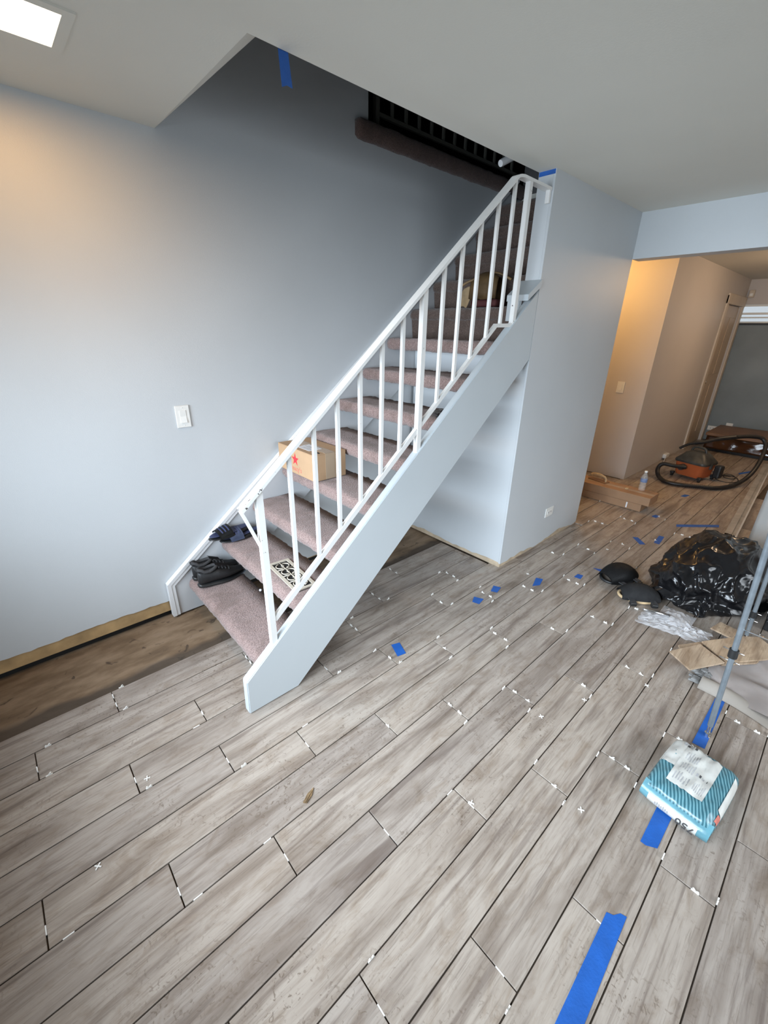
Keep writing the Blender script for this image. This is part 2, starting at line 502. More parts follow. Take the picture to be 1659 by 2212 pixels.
class MB:
    def __init__(self):
        self.bm = bmesh.new()

    def box(self, a, b, bevel=0.0, seg=2):
        a = Vector(a)
        b = Vector(b)
        r = bmesh.ops.create_cube(self.bm, size=1.0)
        vs_ = r['verts']
        for v in vs_:
            v.co = Vector((a[i] + (b[i] - a[i]) * (v.co[i] + 0.5) for i in range(3)))
        if bevel > 0:
            es = list({e for v in vs_ for e in v.link_edges})
            bmesh.ops.bevel(self.bm, geom=es, offset=bevel, segments=seg, profile=0.5, affect='EDGES')
        return self

    def prism(self, pts, vec):
        """polygon pts (3d, planar) extruded by vec"""
        vec = Vector(vec)
        v1 = [self.bm.verts.new(Vector(p)) for p in pts]
        v2 = [self.bm.verts.new(Vector(p) + vec) for p in pts]
        n = len(pts)
        self.bm.faces.new(v1)
        self.bm.faces.new(list(reversed(v2)))
        for i in range(n):
            j = (i + 1) % n
            self.bm.faces.new((v1[i], v2[i], v2[j], v1[j]))
        return self

    def tube(self, path, rad, seg=10, cap=True, closed=False, flat=None):
        """tube along path; rad number or list; flat=(ux,uy) for rectangular section half sizes with up vector"""
        path = [Vector(p) for p in path]
        n = len(path)
        rads = rad if isinstance(rad, (list, tuple)) else [rad] * n
        rings = []
        prev = None
        for i, p in enumerate(path):
            if closed:
                t = path[(i + 1) % n] - path[i - 1]
            elif i == 0:
                t = path[1] - path[0]
            elif i == n - 1:
                t = path[-1] - path[-2]
            else:
                t = (path[i + 1] - path[i]).normalized() + (path[i] - path[i - 1]).normalized()
            t.normalize()
            if prev is None:
                up = Vector((0, 0, 1)) if abs(t.z) < 0.9 else Vector((1, 0, 0))
                u = t.cross(up).normalized()
            else:
                u = (prev - t * prev.dot(t)).normalized()
            prev = u
            v = u.cross(t)
            ring = []
            for k in range(seg):
                a = 2 * math.pi * k / seg
                ring.append(self.bm.verts.new(p + (u * math.cos(a) + v * math.sin(a)) * rads[i]))
            rings.append(ring)
        m = n if closed else n - 1
        for i in range(m):
            a, b = rings[i], rings[(i + 1) % n]
            for k in range(seg):
                l = (k + 1) % seg
                self.bm.faces.new((a[k], a[l], b[l], b[k]))
        if cap and not closed:
            self.bm.faces.new(list(reversed(rings[0])))
            self.bm.faces.new(rings[-1])
        return self

    def bar(self, path, hy, ht):
        """flat bar in an xz-plane path: half width hy across y, half thickness ht perpendicular in plane"""
        path = [Vector(p) for p in path]
        n = len(path)
        rings = []
        for i, p in enumerate(path):
            if i == 0:
                t = path[1] - path[0]
            elif i == n - 1:
                t = path[-1] - path[-2]
            else:
                t = (path[i + 1] - path[i]).normalized() + (path[i] - path[i - 1]).normalized()
            t.normalize()
            nrm = Vector((-t.z, 0, t.x))
            y = Vector((0, 1, 0))
            rings.append([self.bm.verts.new(p + y * sy * hy + nrm * sn * ht) for sy, sn in ((-1, -1), (1, -1), (1, 1), (-1, 1))])
        for i in range(n - 1):
            for k in range(4):
                l = (k + 1) % 4
                self.bm.faces.new((rings[i][k], rings[i][l], rings[i + 1][l], rings[i + 1][k]))
        self.bm.faces.new(list(reversed(rings[0])))
        self.bm.faces.new(rings[-1])
        return self

    def loft(self, rings, cap=True, closed=True):
        rr = [[self.bm.verts.new(Vector(p)) for p in r] for r in rings]
        n = len(rr[0])
        for i in range(len(rr) - 1):
            for k in range(n if closed else n - 1):
                l = (k + 1) % n
                self.bm.faces.new((rr[i][k], rr[i][l], rr[i + 1][l], rr[i + 1][k]))
        if cap and closed:
            self.bm.faces.new(list(reversed(rr[0])))
            self.bm.faces.new(rr[-1])
        return self

    def lathe(self, prof, seg=24, origin=(0, 0, 0)):
        o = Vector(origin)
        rings = [[o + Vector((r * math.cos(2 * math.pi * k / seg), r * math.sin(2 * math.pi * k / seg), z)) for k in range(seg)] for r, z in prof]
        return self.loft(rings)

    def grid(self, f, nu, nv):
        vs_ = [[self.bm.verts.new(Vector(f(i / nu, j / nv))) for j in range(nv + 1)] for i in range(nu + 1)]
        for i in range(nu):
            for j in range(nv):
                self.bm.faces.new((vs_[i][j], vs_[i + 1][j], vs_[i + 1][j + 1], vs_[i][j + 1]))
        return self

    def mesh(self, name, smooth=False, angle=None):
        bm = self.bm
        bmesh.ops.recalc_face_normals(bm, faces=bm.faces)
        me = bpy.data.meshes.new(name)
        bm.to_mesh(me)
        bm.free()
        if smooth:
            for p in me.polygons:
                p.use_smooth = True
            if angle is not None:
                me.set_sharp_from_angle(angle=math.radians(angle))
        return me

    def build(self, name, mat, parent=None, smooth=False, angle=None, local=None):
        me = self.mesh(name, smooth, angle)
        me.materials.append(M[mat] if isinstance(mat, str) else mat)
        return link(name, me, parent, local)


def link(name, me, parent=None, loc=None):
    o = bpy.data.objects.new(name, me)
    COL.objects.link(o)
    if loc is not None:
        o.location = loc
    if parent is not None:
        o.parent = parent
    return o


def tag(o, label=None, cat=None, group=None, kind=None):
    if label:
        o['label'] = label
    if cat:
        o['category'] = cat
    if group:
        o['group'] = group
    if kind:
        o['kind'] = kind
    return o


def thing(name, label, cat, loc=(0, 0, 0), rz=0.0, group=None):
    o = bpy.data.objects.new(name, None)
    COL.objects.link(o)
    o.empty_display_size = 0.1
    o.location = loc
    o.rotation_euler = (0, 0, rz)
    return tag(o, label, cat, group)


def text_mesh(name, s, size, mat, parent, M4, depth=0.0006):
    cu = bpy.data.curves.new(name, 'FONT')
    cu.body = s
    cu.size = size
    cu.extrude = depth
    cu.align_x = 'CENTER'
    cu.align_y = 'CENTER'
    tmp = bpy.data.objects.new(name + '_tmp', cu)
    COL.objects.link(tmp)
    dg = bpy.context.evaluated_depsgraph_get()
    me = bpy.data.meshes.new_from_object(tmp.evaluated_get(dg))
    bpy.data.objects.remove(tmp)
    bpy.data.curves.remove(cu)
    me.name = name
    me.materials.clear()
    me.materials.append(M[mat])
    me.transform(M4)
    return link(name, me, parent)


def basis(o, x, y, z=None):
    x = Vector(x).normalized()
    y = Vector(y)
    y = (y - x * y.dot(x)).normalized()
    z = x.cross(y)
    o = Vector(o)
    return Matrix(((x.x, y.x, z.x, o.x), (x.y, y.y, z.y, o.y), (x.z, y.z, z.z, o.z), (0, 0, 0, 1)))


def catmull(pts, sub=8):
    pts = [Vector(p) for p in pts]
    out = []
    n = len(pts)
    for i in range(n - 1):
        p0 = pts[max(i - 1, 0)]
        p1 = pts[i]
        p2 = pts[i + 1]
        p3 = pts[min(i + 2, n - 1)]
        for k in range(sub):
            t = k / sub
            out.append(0.5 * ((2 * p1) + (p2 - p0) * t + (2 * p0 - 5 * p1 + 4 * p2 - p3) * t * t + (3 * p1 - p0 - 3 * p2 + p3) * t ** 3))
    out.append(pts[-1])
    return out


def jag(x0, x1, n, z, amp, seed):
    rnd = random.Random(seed)
    out = []
    for i in range(n + 1):
        x = x0 + (x1 - x0) * i / n
        out.append((x, max(0.004, z + amp * (noise.noise(Vector((x * 3.1, seed, 0))) * 1.2 + rnd.uniform(-0.35, 0.35)))))
    return out


# ------------------------------------------------------------------ floor: slab and tiles
floor = MB().box((XW - 0.1, YS - 0.1, -0.16), (XF + 0.2, 2.2, -0.012)).build('floor', 'concrete')
tag(floor, kind='structure')
GAP = 0.0042
PER = 5.785 * TW
phase = {0: .44, 1: -1.54, 2: 2.25, 3: .24, 4: 2.19, 5: -1.78, 6: .28, 7: 2.20, 8: 4.15, 9: 6.07, 10: 2.24, 11: 4.13, 12: 6.16, 13: 2.34, 14: 4.2}
for k in range(15, 26):
    phase[k] = phase[k - 1] + 1.93
for k in range(-1, -6, -1):
    phase[k] = phase[k + 1] - 1.95
tile_cache = {}


def tile_mesh(L, wd):
    key = (round(L, 4), round(wd, 4))
    if key not in tile_cache:
        m = MB().box((-L / 2, -wd / 2, -0.0115), (L / 2, wd / 2, 0.0), 0.0009, 1).mesh('floor_tile')
        m.materials.append(M['tile'])
        tile_cache[key] = m
    return tile_cache[key]


joints = []


def lay(n, xmin, xmax):
    wd = TW - GAP
    yc = -n * TW - TW / 2
    p = phase[n] * TW
    k = math.floor((xmin - p) / PER)
    x = p + k * PER
    while x < xmax:
        a = max(x, xmin)
        b = min(x + PER, xmax)
        if b - a > 0.03:
            L = round(b - a - GAP, 3)
            o = link('floor_tile', tile_mesh(L, wd), floor, ((a + b) / 2, yc, -0.0002 + random.uniform(-0.0005, 0.0004)))
            if a == x:
                joints.append((n, x))
        x += PER


for n in range(0, 24):
    if n < 4:
        lay(n, XW + 0.01, XC - 0.01 if n < 3 else XE + 0.0)
    else:
        lay(n, XW + 0.01 if n < 16 else -0.2, 8.95 if n < 10 else (6.0 if n < 14 else 4.6))
for n in range(-4, 2):
    lay(n, XE + 0.02, 5.5)
for n in (2, 3):
    lay(n, XE + 0.02, 8.95)

# ------------------------------------------------------------------ room shell
# stair wall (left): drywall sheet with torn lower edge, bare plate behind it
low = jag(XW, 0.50, 44, 0.105, 0.010, 3)
pts = [(x, W, z) for x, z in low] + [(0.505, W, 0.03), (3.6, W, 0.06), (3.75, W, 0.06), (5.6, W, 0.02), (5.6, W, 2.715), (2.066, W, 2.715), (2.066, W, 5.1), (XW, W, 5.1)]
wl = MB().prism(pts[:46] + pts[46:], (0, 0.016, 0)).build('wall_left', 'wall')
tag(wl, kind='structure')
MB().box((XW, W + 0.006, 0.030), (5.6, W + 0.12, 0.115)).build('bottom_plate', 'plate', wl)
MB().box((XW, W + 0.030, -0.010), (5.6, W + 0.12, 0.030)).build('gap_shade_strip', 'gap_shade', wl)  # black strip painted in for the shade under the plate
MB().box((XW, W + 0.017, 0.10), (2.066, W + 0.12, 5.1)).build('wall_core', 'plate', wl)
MB().box((2.066, W + 0.017, 0.10), (5.6, W + 0.12, 2.65)).build('wall_core', 'plate', wl)

# closet under the upper stairs
lowS = jag(XC, XE, 26, 0.035, 0.022, 9)
wcs = MB().prism([(x, SY, z) for x, z in lowS] + [(XE, SY, 2.45), (XC, SY, 2.45)], (0, 0.014, 0)).build('wall_closet_side', 'wall')
tag(wcs, kind='structure')
MB().box((XC + 0.014, SY + 0.014, 0.08), (XE, YO, 2.45)).build('wall_core', 'wall', wcs)
MB().box((XC, SY + 0.0145, 1.66), (XC + 0.0135, YO, 2.45)).build('wall_end', 'wall', wcs)
MB().box((XC + 0.012, SY + 0.010, 0.0), (XE, YO, 0.08)).build('bottom_plate', 'paper', wcs)
lowF = jag(SY + 0.0145, W - 0.030, 24, 0.035, 0.016, 5)
wcf = MB().prism([(XC, y, z) for y, z in lowF] + [(XC, W - 0.030, 1.66), (XC, SY + 0.0145, 1.66)], (0.014, 0, 0)).build('wall_closet_front', 'wall')
tag(wcf, kind='structure')
MB().box((XC + 0.010, SY + 0.012, 0.0), (XC + 0.08, W - 0.030, 0.07)).build('bottom_plate', 'paper', wcf)
MB().box((XC + 0.0145, YO, 0.07), (XC + 0.08, W - 0.030, 1.66)).build('wall_core', 'wall', wcf)
MB().box((XE - 0.10, YO, 0), (XE, W - 0.005, 2.45)).build('wall_closet_back', 'wall_hall')
tag(bpy.data.objects['wall_closet_back'], kind='structure')

# ceiling with the stair opening
ce = MB()
ce.box((XW - 0.1, YS, H), (XA, W, H + 0.26))
ce.box((XA, YS, H), (XE, YO, H + 0.26))
ce.box((XE, YS, H), (XF + 0.1, 2.2, H + 0.26))
co = ce.build('ceiling', 'ceiling')
tag(co, kind='structure')
# tapered drywall lip at the near end of the opening
so = MB().prism([(XA, W - 0.001, H), (XA, YO, H), (XA + 0.060, YO, H + 0.030)], (0.0, 0, 0.10)).build('opening_lip', 'ceiling', co)

# header beam over the hall opening
hd = MB().box((XE, -3.0, 2.150), (XE + 0.135, SY + 0.004, H + 0.01)).build('wall_header', 'wall')
tag(hd, kind='structure')

# hall and back room
wh = MB().box((5.52, -0.35, 0.0), (5.62, 2.1, H)).build('wall_hall_end', 'wall_hall')
tag(wh, kind='structure')
wb = MB()
wb.box((5.62, -0.35, 0), (7.98, -0.25, H))
wb.box((7.98, -0.35, 2.06), (8.86, -0.25, H))
wb.box((8.86, -0.35, 0), (XF, -0.25, H))
wbo = wb.build('wall_back_room', 'wall_hall')
tag(wbo, kind='structure')
MB().box((XE, 2.1, 0), (5.62, 2.2, H)).build('wall_hall_north', 'wall_hall')
tag(bpy.data.objects['wall_hall_north'], kind='structure')
wf = MB()
wf.box((XF, -3.1, 0), (XF + 0.12, -0.25, 1.83))
wf.box((XF, -3.1, 2.10), (XF + 0.12, -0.25, H))
wfo = wf.build('wall_far', 'wall_far')
tag(wfo, kind='structure')
MB().box((XF - 0.006, -3.1, 2.10), (XF, -0.35, H)).build('upper_wall_paint', 'wall_hall', wfo)
# right side of the back room, and the rest of the living room behind the camera
MB().box((XE, -3.1, 0), (XF, -3.0, H)).build('wall_right', 'wall_hall')
MB().box((XE, YS, 0), (XE + 0.1, -3.1, H)).build('wall_east', 'wall_plain')
ww = MB()
ww.box((XW - 0.12, YS, 0), (XW, -2.25, H))
ww.box((XW - 0.12, 0.15, 0), (XW, W + 0.12, H))
ww.box((XW - 0.12, -2.25, 2.0), (XW, 0.15, H))
ww.box((XW - 0.12, -2.25, 0), (XW, 0.15, 0.80))
ww.build('wall_west', 'wall_plain')
ws = MB()
ws.box((XW, YS - 0.12, 0), (0.4, YS, H))
ws.box((2.7, YS - 0.12, 0), (XE + 0.1, YS, H))
ws.box((0.4, YS - 0.12, 0), (2.7, YS, 0.65))
ws.box((0.4, YS - 0.12, 2.15), (2.7, YS, H))
ws.build('wall_south', 'wall_plain')
for n_ in ('wall_right', 'wall_east', 'wall_west', 'wall_south'):
    tag(bpy.data.objects[n_], kind='structure')

# windows / glazed door of the living room (behind the camera; south one added for fill light)
d1 = MB()
for y in (-2.25, -1.075, 0.10):
    d1.box((XW - 0.09, y, 0.80), (XW - 0.04, y + 0.05, 2.0))
d1.box((XW - 0.09, -2.25, 1.95), (XW - 0.04, 0.15, 2.0)).box((XW - 0.09, -2.25, 0.80), (XW - 0.04, 0.15, 0.85))
d1 = d1.build('window_3', 'blind')
tag(d1, kind='structure')
w1 = MB()
for x in (0.4, 1.52, 2.65):
    w1.box((x, YS - 0.08, 0.65), (x + 0.05, YS - 0.03, 2.15))
w1.box((0.4, YS - 0.08, 0.65), (2.7, YS - 0.03, 0.70)).box((0.4, YS - 0.08, 2.10), (2.7, YS - 0.03, 2.15))
w1 = w1.build('window_added_south', 'blind')  # unseen window frame added around the south fill light
tag(w1, kind='structure')
# high window of the back room
w2 = MB()
w2.box((XF + 0.02, -3.0, 1.83), (XF + 0.06, -0.35, 1.86)).box((XF + 0.02, -3.0, 2.07), (XF + 0.06, -0.35, 2.10)).box((XF + 0.02, -3.0, 1.905), (XF + 0.06, -0.35, 1.925)).box((XF + 0.02, -3.0, 1.955), (XF + 0.06, -0.35, 1.985))
w2 = w2.build('window_2', 'blind')
tag(w2, kind='structure')
MB().box((XF + 0.07, -3.0, 1.83), (XF + 0.075, -0.35, 2.10)).build('pane', 'pane', w2)
MB().box((XF - 0.03, -3.0, 1.812), (XF, -0.36, 1.836)).build('window_sill', 'frame_black', w2)

# upstairs shell (closed, its darkness painted in)
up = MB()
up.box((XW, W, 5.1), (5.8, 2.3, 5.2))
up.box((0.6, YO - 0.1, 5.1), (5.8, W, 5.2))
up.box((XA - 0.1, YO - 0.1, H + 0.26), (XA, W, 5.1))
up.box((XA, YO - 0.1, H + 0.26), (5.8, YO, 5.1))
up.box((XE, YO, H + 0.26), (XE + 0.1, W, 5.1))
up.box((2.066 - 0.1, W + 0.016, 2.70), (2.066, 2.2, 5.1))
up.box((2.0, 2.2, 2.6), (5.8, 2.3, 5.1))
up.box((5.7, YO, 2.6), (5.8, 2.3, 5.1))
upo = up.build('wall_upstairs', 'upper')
tag(upo, kind='structure')
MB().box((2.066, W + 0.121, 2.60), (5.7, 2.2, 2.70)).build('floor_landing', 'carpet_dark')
tag(bpy.data.objects['floor_landing'], kind='structure')
# rolled carpet edge over the landing rim
ring = []
for i in range(90):
    x = 1.965 + (3.75 - 1.965) * i / 89
    sec = []
    for k in range(12):
        a = 2 * math.pi * k / 12
        rr = 0.048 + 0.006 * noise.noise(Vector((x * 9, k * 0.9, 1.0))) + 0.004 * noise.noise(Vector((x * 60, k * 2.0, 4.0)))
        if i == 0:
            rr *= 0.75
        sec.append((x, W - 0.010 + 0.78 * rr * math.cos(a), 2.722 + rr * math.sin(a) * (1.0 if math.sin(a) > 0 else 1.15)))
    ring.append(sec)
lc = MB().loft(ring).build('carpet_edge', 'carpet_dark', bpy.data.objects['floor_landing'], smooth=True)

# ------------------------------------------------------------------ staircase
NX, NZ, RUN, RISE = 0.607, 0.220, 0.2303, 0.1955
TH = 0.078
YT0, YT1 = SY + 0.047, W - 0.030
YU0 = YO + 0.004
st = thing('staircase', 'open riser staircase with mauve carpeted treads and grey stringer', 'staircase', (0.6, SY, 0))
inv = Matrix.Translation(-Vector((0.6, SY, 0)))


def child(o, parent):
    """parent while keeping world coordinates of a mesh built in world space"""
    o.parent = parent
    o.matrix_parent_inverse = parent_matrix(parent).inverted()
    return o


def parent_matrix(p):
    m = Matrix.Translation(p.location) @ p.rotation_euler.to_matrix().to_4x4()
    return m


def stringer_top(x):
    return 0.184 + 0.8424 * (x - 0.523)


sp = [(0.514, SY, 0.001), (0.520, SY, 0.184), (2.446, SY, 1.806), (XC - 0.001, SY, 1.868), (XC - 0.001, SY, 1.487), (0.772, SY, 0.001)]
m_ = MB().prism(sp, (0, 0.045, 0))
bmesh.ops.bevel(m_.bm, geom=[e for e in m_.bm.edges], offset=0.004, segments=2, affect='EDGES')
child(m_.build('stringer', 'stringer'), st)
wsx = lambda x: 0.222 + 0.822 * (x - 0.500)
m_ = MB().prism([(0.515, W - 0.026, 0.001), (0.515, W - 0.026, 0.215), (3.655, W - 0.026, wsx(3.655) - 0.03), (3.655, W - 0.026, wsx(3.655) - 0.62), (0.735, W - 0.026, 0.001)], (0, 0.025, 0))
ws_ = child(m_.build('wall_stringer', 'skirt'), st)
tr = MB()
for off, hy, ht in ((0.0, 0.019, 0.011), (-0.026, 0.016, 0.012)):
    pth = [(0.499 - off * 0.72, W - 0.020, 0.004), (0.499 - off * 0.72, W - 0.020, 0.222 + off * 0.35), (3.655, W - 0.020, wsx(3.655) + off * 1.25)]
    tr.bar(pth, hy, ht)
child(tr.build('skirt_moulding', 'white_trim'), st)


def tread(i, last=False):
    xn = NX + RUN * i
    zn = NZ + RISE * i
    depth = 0.285
    prof = []
    r = TH / 2
    for k in range(9):
        a = math.pi / 2 + math.pi * k / 8
        prof.append((xn + r * 0.72 + r * 0.72 * math.cos(a), zn - r + r * math.sin(a)))
    prof = prof + [(xn + 0.12, zn - TH), (xn + depth, zn - TH * 0.9), (xn + depth, zn), (xn + 0.19, zn), (xn + 0.12, zn), (xn + 0.06, zn)]
    ny = 64
    rings = []
    for j in range(ny + 1):
        y0_ = YT0 if xn + depth < XC else YU0
        y = y0_ + (YT1 - y0_) * j / ny
        e = min(j, ny - j)
        sq = {0: 0.90, 1: 0.965}.get(e, 1.0)
        cxm = sum(p[0] for p in prof) / len(prof)
        czm = zn - r
        rg = []
        for q, (x, z) in enumerate(prof):
            x2 = cxm + (x - cxm) * (1 - (1 - sq) * 0.35)
            z2 = czm + (z - czm) * sq
            nn = noise.noise(Vector((x * 26, y * 26, z * 26 + i * 7))) * 0.0045 + noise.noise(Vector((x * 70, y * 70, z * 70))) * 0.003
            rg.append((x2 + nn * 0.8, y, z2 + nn))
        rings.append(rg)
    return child(MB().loft(rings).build('tread', 'carpet' if i < 8 else 'carpet_shaded', smooth=True), st)


for i in range(13):
    tread(i)
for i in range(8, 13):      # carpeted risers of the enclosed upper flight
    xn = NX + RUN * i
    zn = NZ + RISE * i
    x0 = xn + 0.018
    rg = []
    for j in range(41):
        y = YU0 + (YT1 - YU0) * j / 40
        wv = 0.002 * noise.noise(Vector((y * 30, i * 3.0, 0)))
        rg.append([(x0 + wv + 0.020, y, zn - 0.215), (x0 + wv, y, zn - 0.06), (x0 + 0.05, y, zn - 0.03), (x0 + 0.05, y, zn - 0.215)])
    child(MB().loft(rg).build('riser', 'carpet_shaded', smooth=True, angle=40), st)
# small capping piece at the head of the stringer against the wall end
cp = thing('stringer_cap', 'small sloped white cap where the stringer meets the wall end', 'trim piece', (2.45, SY, 1.80))
child(MB().prism([(2.392, SY - 0.012, 1.806), (2.392, SY - 0.012, 1.838), (XC - 0.002, SY - 0.012, 1.922), (XC - 0.002, SY - 0.012, 1.885)], (0, 0.140, 0)).build('cap_board', 'stringer'), cp)
child(MB().box((2.396, SY + 0.046, 1.70), (2.425, SY + 0.125, 1.812), 0.003).build('cap_bracket', 'stringer'), cp)

# ------------------------------------------------------------------ railing of the stairs
RY = SY + 0.022
rl = thing('stair_railing', 'chipped white metal railing with slim square balusters along the stairs', 'railing', (0.677, RY, 0.31))
hz = lambda x: 0.998 + 0.8456 * (x - 0.60)
bz = lambda x: 0.430 + 0.849 * (x - 0.682)
path = [(0.598, RY, hz(0.598) - 0.006), (1.2, RY, hz(1.2)), (2.145, RY, hz(2.145))] + catmull([(2.165, RY, 2.322), (2.192, RY, 2.343), (2.235, RY, 2.351)], 5) + [(2.515, RY + 0.006, 2.351)]
hr = MB().bar(path, 0.021, 0.0065)
bmesh.ops.bevel(hr.bm, geom=[e for e in hr.bm.edges if len(e.link_faces) == 2 and e.calc_face_angle(0) > 1.2], offset=0.002, segments=1, affect='EDGES')
child(hr.build('handrail', 'rail_worn'), rl)
child(MB().bar([(0.598, RY, 0.988), (0.612, RY, 0.955), (0.664, RY, 0.815)], 0.009, 0.005).build('end_return', 'rail'), rl)
child(MB().bar([(0.69, RY, bz(0.69)), (1.557, RY, bz(1.557))], 0.010, 0.012).build('bottom_rail', 'rail'), rl)
child(MB().bar([(1.583, RY, bz(1.583)), (2.150, RY, 1.672), (2.297, RY, 1.676)], 0.010, 0.010).build('bottom_rail', 'rail'), rl)


def sqpost(x, z0, z1, h, hy=None):
    hy = hy or h
    sl = 0.8456
    m = MB()
    zt0, zt1 = z1 - h * sl, z1 + h * sl
    m.prism([(x - h, RY - hy, z0), (x + h, RY - hy, z0), (x + h, RY - hy, zt1), (x - h, RY - hy, zt0)], (0, 2 * hy, 0))
    return m


child(sqpost(0.677, stringer_top(0.677) - 0.03, hz(0.677) - 0.006, 0.0135).build('post', 'rail'), rl)
child(sqpost(1.570, stringer_top(1.570) - 0.03, hz(1.570) - 0.006, 0.0135).build('post', 'rail'), rl)
child(MB().box((2.298, RY - 0.0135, stringer_top(2.31) - 0.04), (2.325, RY + 0.0135, 2.345)).build('post', 'rail'), rl)
for x in (0.823, 0.946, 1.069, 1.194, 1.320, 1.443, 1.700, 1.821, 1.946, 2.070, 2.190):
    top = hz(x) - 0.006 if x < 2.15 else 2.345
    child(sqpost(x, bz(x) if x < 2.15 else 1.68, top, 0.0078).build('baluster', 'rail'), rl)
child(MB().box((2.498, RY - 0.012, 2.285), (2.518, RY + 0.012, 2.350), 0.003).build('wall_bracket', 'rail'), rl)

# railing on the upstairs landing
lr = thing('landing_railing', 'balustrade on the dark upstairs landing above the stair wall', 'railing', (2.17, W + 0.05, 2.70))
LY = W + 0.06
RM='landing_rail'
M[RM] = plain('shaded_rail_metal', (0.10, 0.10, 0.085), 0.5)  # darkened metal colour stands in for the dim light on the landing
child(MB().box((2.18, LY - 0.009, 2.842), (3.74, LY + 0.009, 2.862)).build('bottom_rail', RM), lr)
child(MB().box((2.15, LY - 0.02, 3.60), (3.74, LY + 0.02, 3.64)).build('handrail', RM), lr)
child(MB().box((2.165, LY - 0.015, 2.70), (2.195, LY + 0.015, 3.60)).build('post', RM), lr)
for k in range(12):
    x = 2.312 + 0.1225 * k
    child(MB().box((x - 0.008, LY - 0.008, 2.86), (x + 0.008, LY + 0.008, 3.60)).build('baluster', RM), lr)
# lower end of a round handrail in the stairwell
gr = thing('round_handrail', 'round white handrail end high in the dark stairwell', 'handrail', (2.62, -0.14, 2.55))
p_ = ony(1081, 353, -0.20)
d_ = Vector((1.0, -0.16, 0.50)).normalized()
child(MB().tube([p_, p_ + d_ * 0.012, p_ + d_ * 0.9], [0.017, 0.019, 0.019], 16).build('tube', 'white_trim', smooth=True, angle=40), gr)
child(MB().tube([p_ + d_ * 0.6, p_ + d_ * 0.6 + Vector((0, -0.18, -0.03))], 0.008, 8).build('bracket', 'white_trim', smooth=True), gr)

# ------------------------------------------------------------------ switches, outlets, ceiling light


def plate(name, label, cat, o, ux, uy, nrm, wd, ht, rocker, mat='plastic_white'):
    t = thing(name, label, cat, o)
    B = basis(o, ux, uy)
    m = MB().box((-wd / 2, -ht / 2, 0), (wd / 2, ht / 2, 0.006), 0.0025, 2)
    me = m.build('cover_plate', mat)
    me.data.transform(B)
    child(me, t)
    if rocker == 'switch':
        r = MB().prism([(-0.0165, -0.033, 0.005), (-0.0165, -0.033, 0.0105), (-0.0165, 0.0, 0.0075), (-0.0165, 0.033, 0.0085), (-0.0165, 0.033, 0.005)], (0.033, 0, 0)).build('rocker', mat)
        r.data.transform(B)
        child(r, t)
    else:
        r = MB().box((-0.017, -0.034, 0.005), (0.017, 0.034, 0.008), 0.001, 1).build('socket_face', mat)
        r.data.transform(B)
        child(r, t)
        for yy in (-0.019, 0.019):
            s_ = MB().lathe([(0.0085, 0.0078), (0.0085, 0.0083), (0.0, 0.0084)], 16, (0, yy, 0)).build('socket', 'ink_grey')
            s_.data.transform(B)
            child(s_, t)
    for yy in (-0.048, 0.048):
        sc_ = MB().lathe([(0.0032, 0.005), (0.0032, 0.0068), (0.0, 0.0072)], 10, (0, yy, 0)).build('screw', mat)
        sc_.data.transform(B)
        child(sc_, t)
    return t


plate('light_switch', 'white rocker light switch on the blue grey stair wall', 'switch', (0.748, W - 0.0005, 1.187), (1, 0, 0), (0, 0, 1), None, 0.074, 0.118, 'switch')
plate('wall_outlet', 'white outlet set sideways low on the closet side wall', 'outlet', (3.172, SY - 0.0005, 0.287), (0, 0, 1), (-1, 0, 0), None, 0.078, 0.122, 'outlet')
plate('light_switch', 'cream light switch on the yellow lit wall at the hall', 'switch', (5.5195, -0.073, 1.07), (0, -1, 0), (0, 0, 1), None, 0.082, 0.128, 'switch')
plate('wall_outlet', 'white outlet plate with dark sockets beside the door casing on the grey far wall', 'outlet', (8.9995, -0.45, 0.20), (0, 0, 1), (0, 1, 0), None, 0.072, 0.125, 'outlet')
plate('wall_outlet', 'tall blank white plate above the glossy brown cabinet', 'outlet', (8.9995, -0.67, 0.235), (0, -1, 0), (0, 0, 1), None, 0.092, 0.165, 'switch')
q_ = thing('junction_box_sensor', 'small white sensor box high in the back room corner', 'sensor', (XF - 0.02, -0.41, 2.24))
child(MB().box((XF - 0.045, -0.445, 2.19), (XF - 0.001, -0.375, 2.295), 0.008, 2).build('housing', 'casing'), q_)
child(MB().box((XF - 0.052, -0.43, 2.21), (XF - 0.044, -0.39, 2.25), 0.004, 2).build('lens', 'blind'), q_)
q_ = thing('plug_adapter', 'white plug adapter low on the hall wall by the hose', 'plug', (6.95, -0.35, 0.05))
child(MB().box((6.90, -0.40, 0.025), (7.05, -0.351, 0.085), 0.012, 2).build('adapter_body', 'plastic_white'), q_)
child(MB().tube(catmull([(6.92, -0.39, 0.03), (6.86, -0.40, 0.012), (6.75, -0.42, 0.006), (6.6, -0.41, 0.005)], 6), 0.004, 6).build('lead', 'plastic_white', smooth=True), q_)

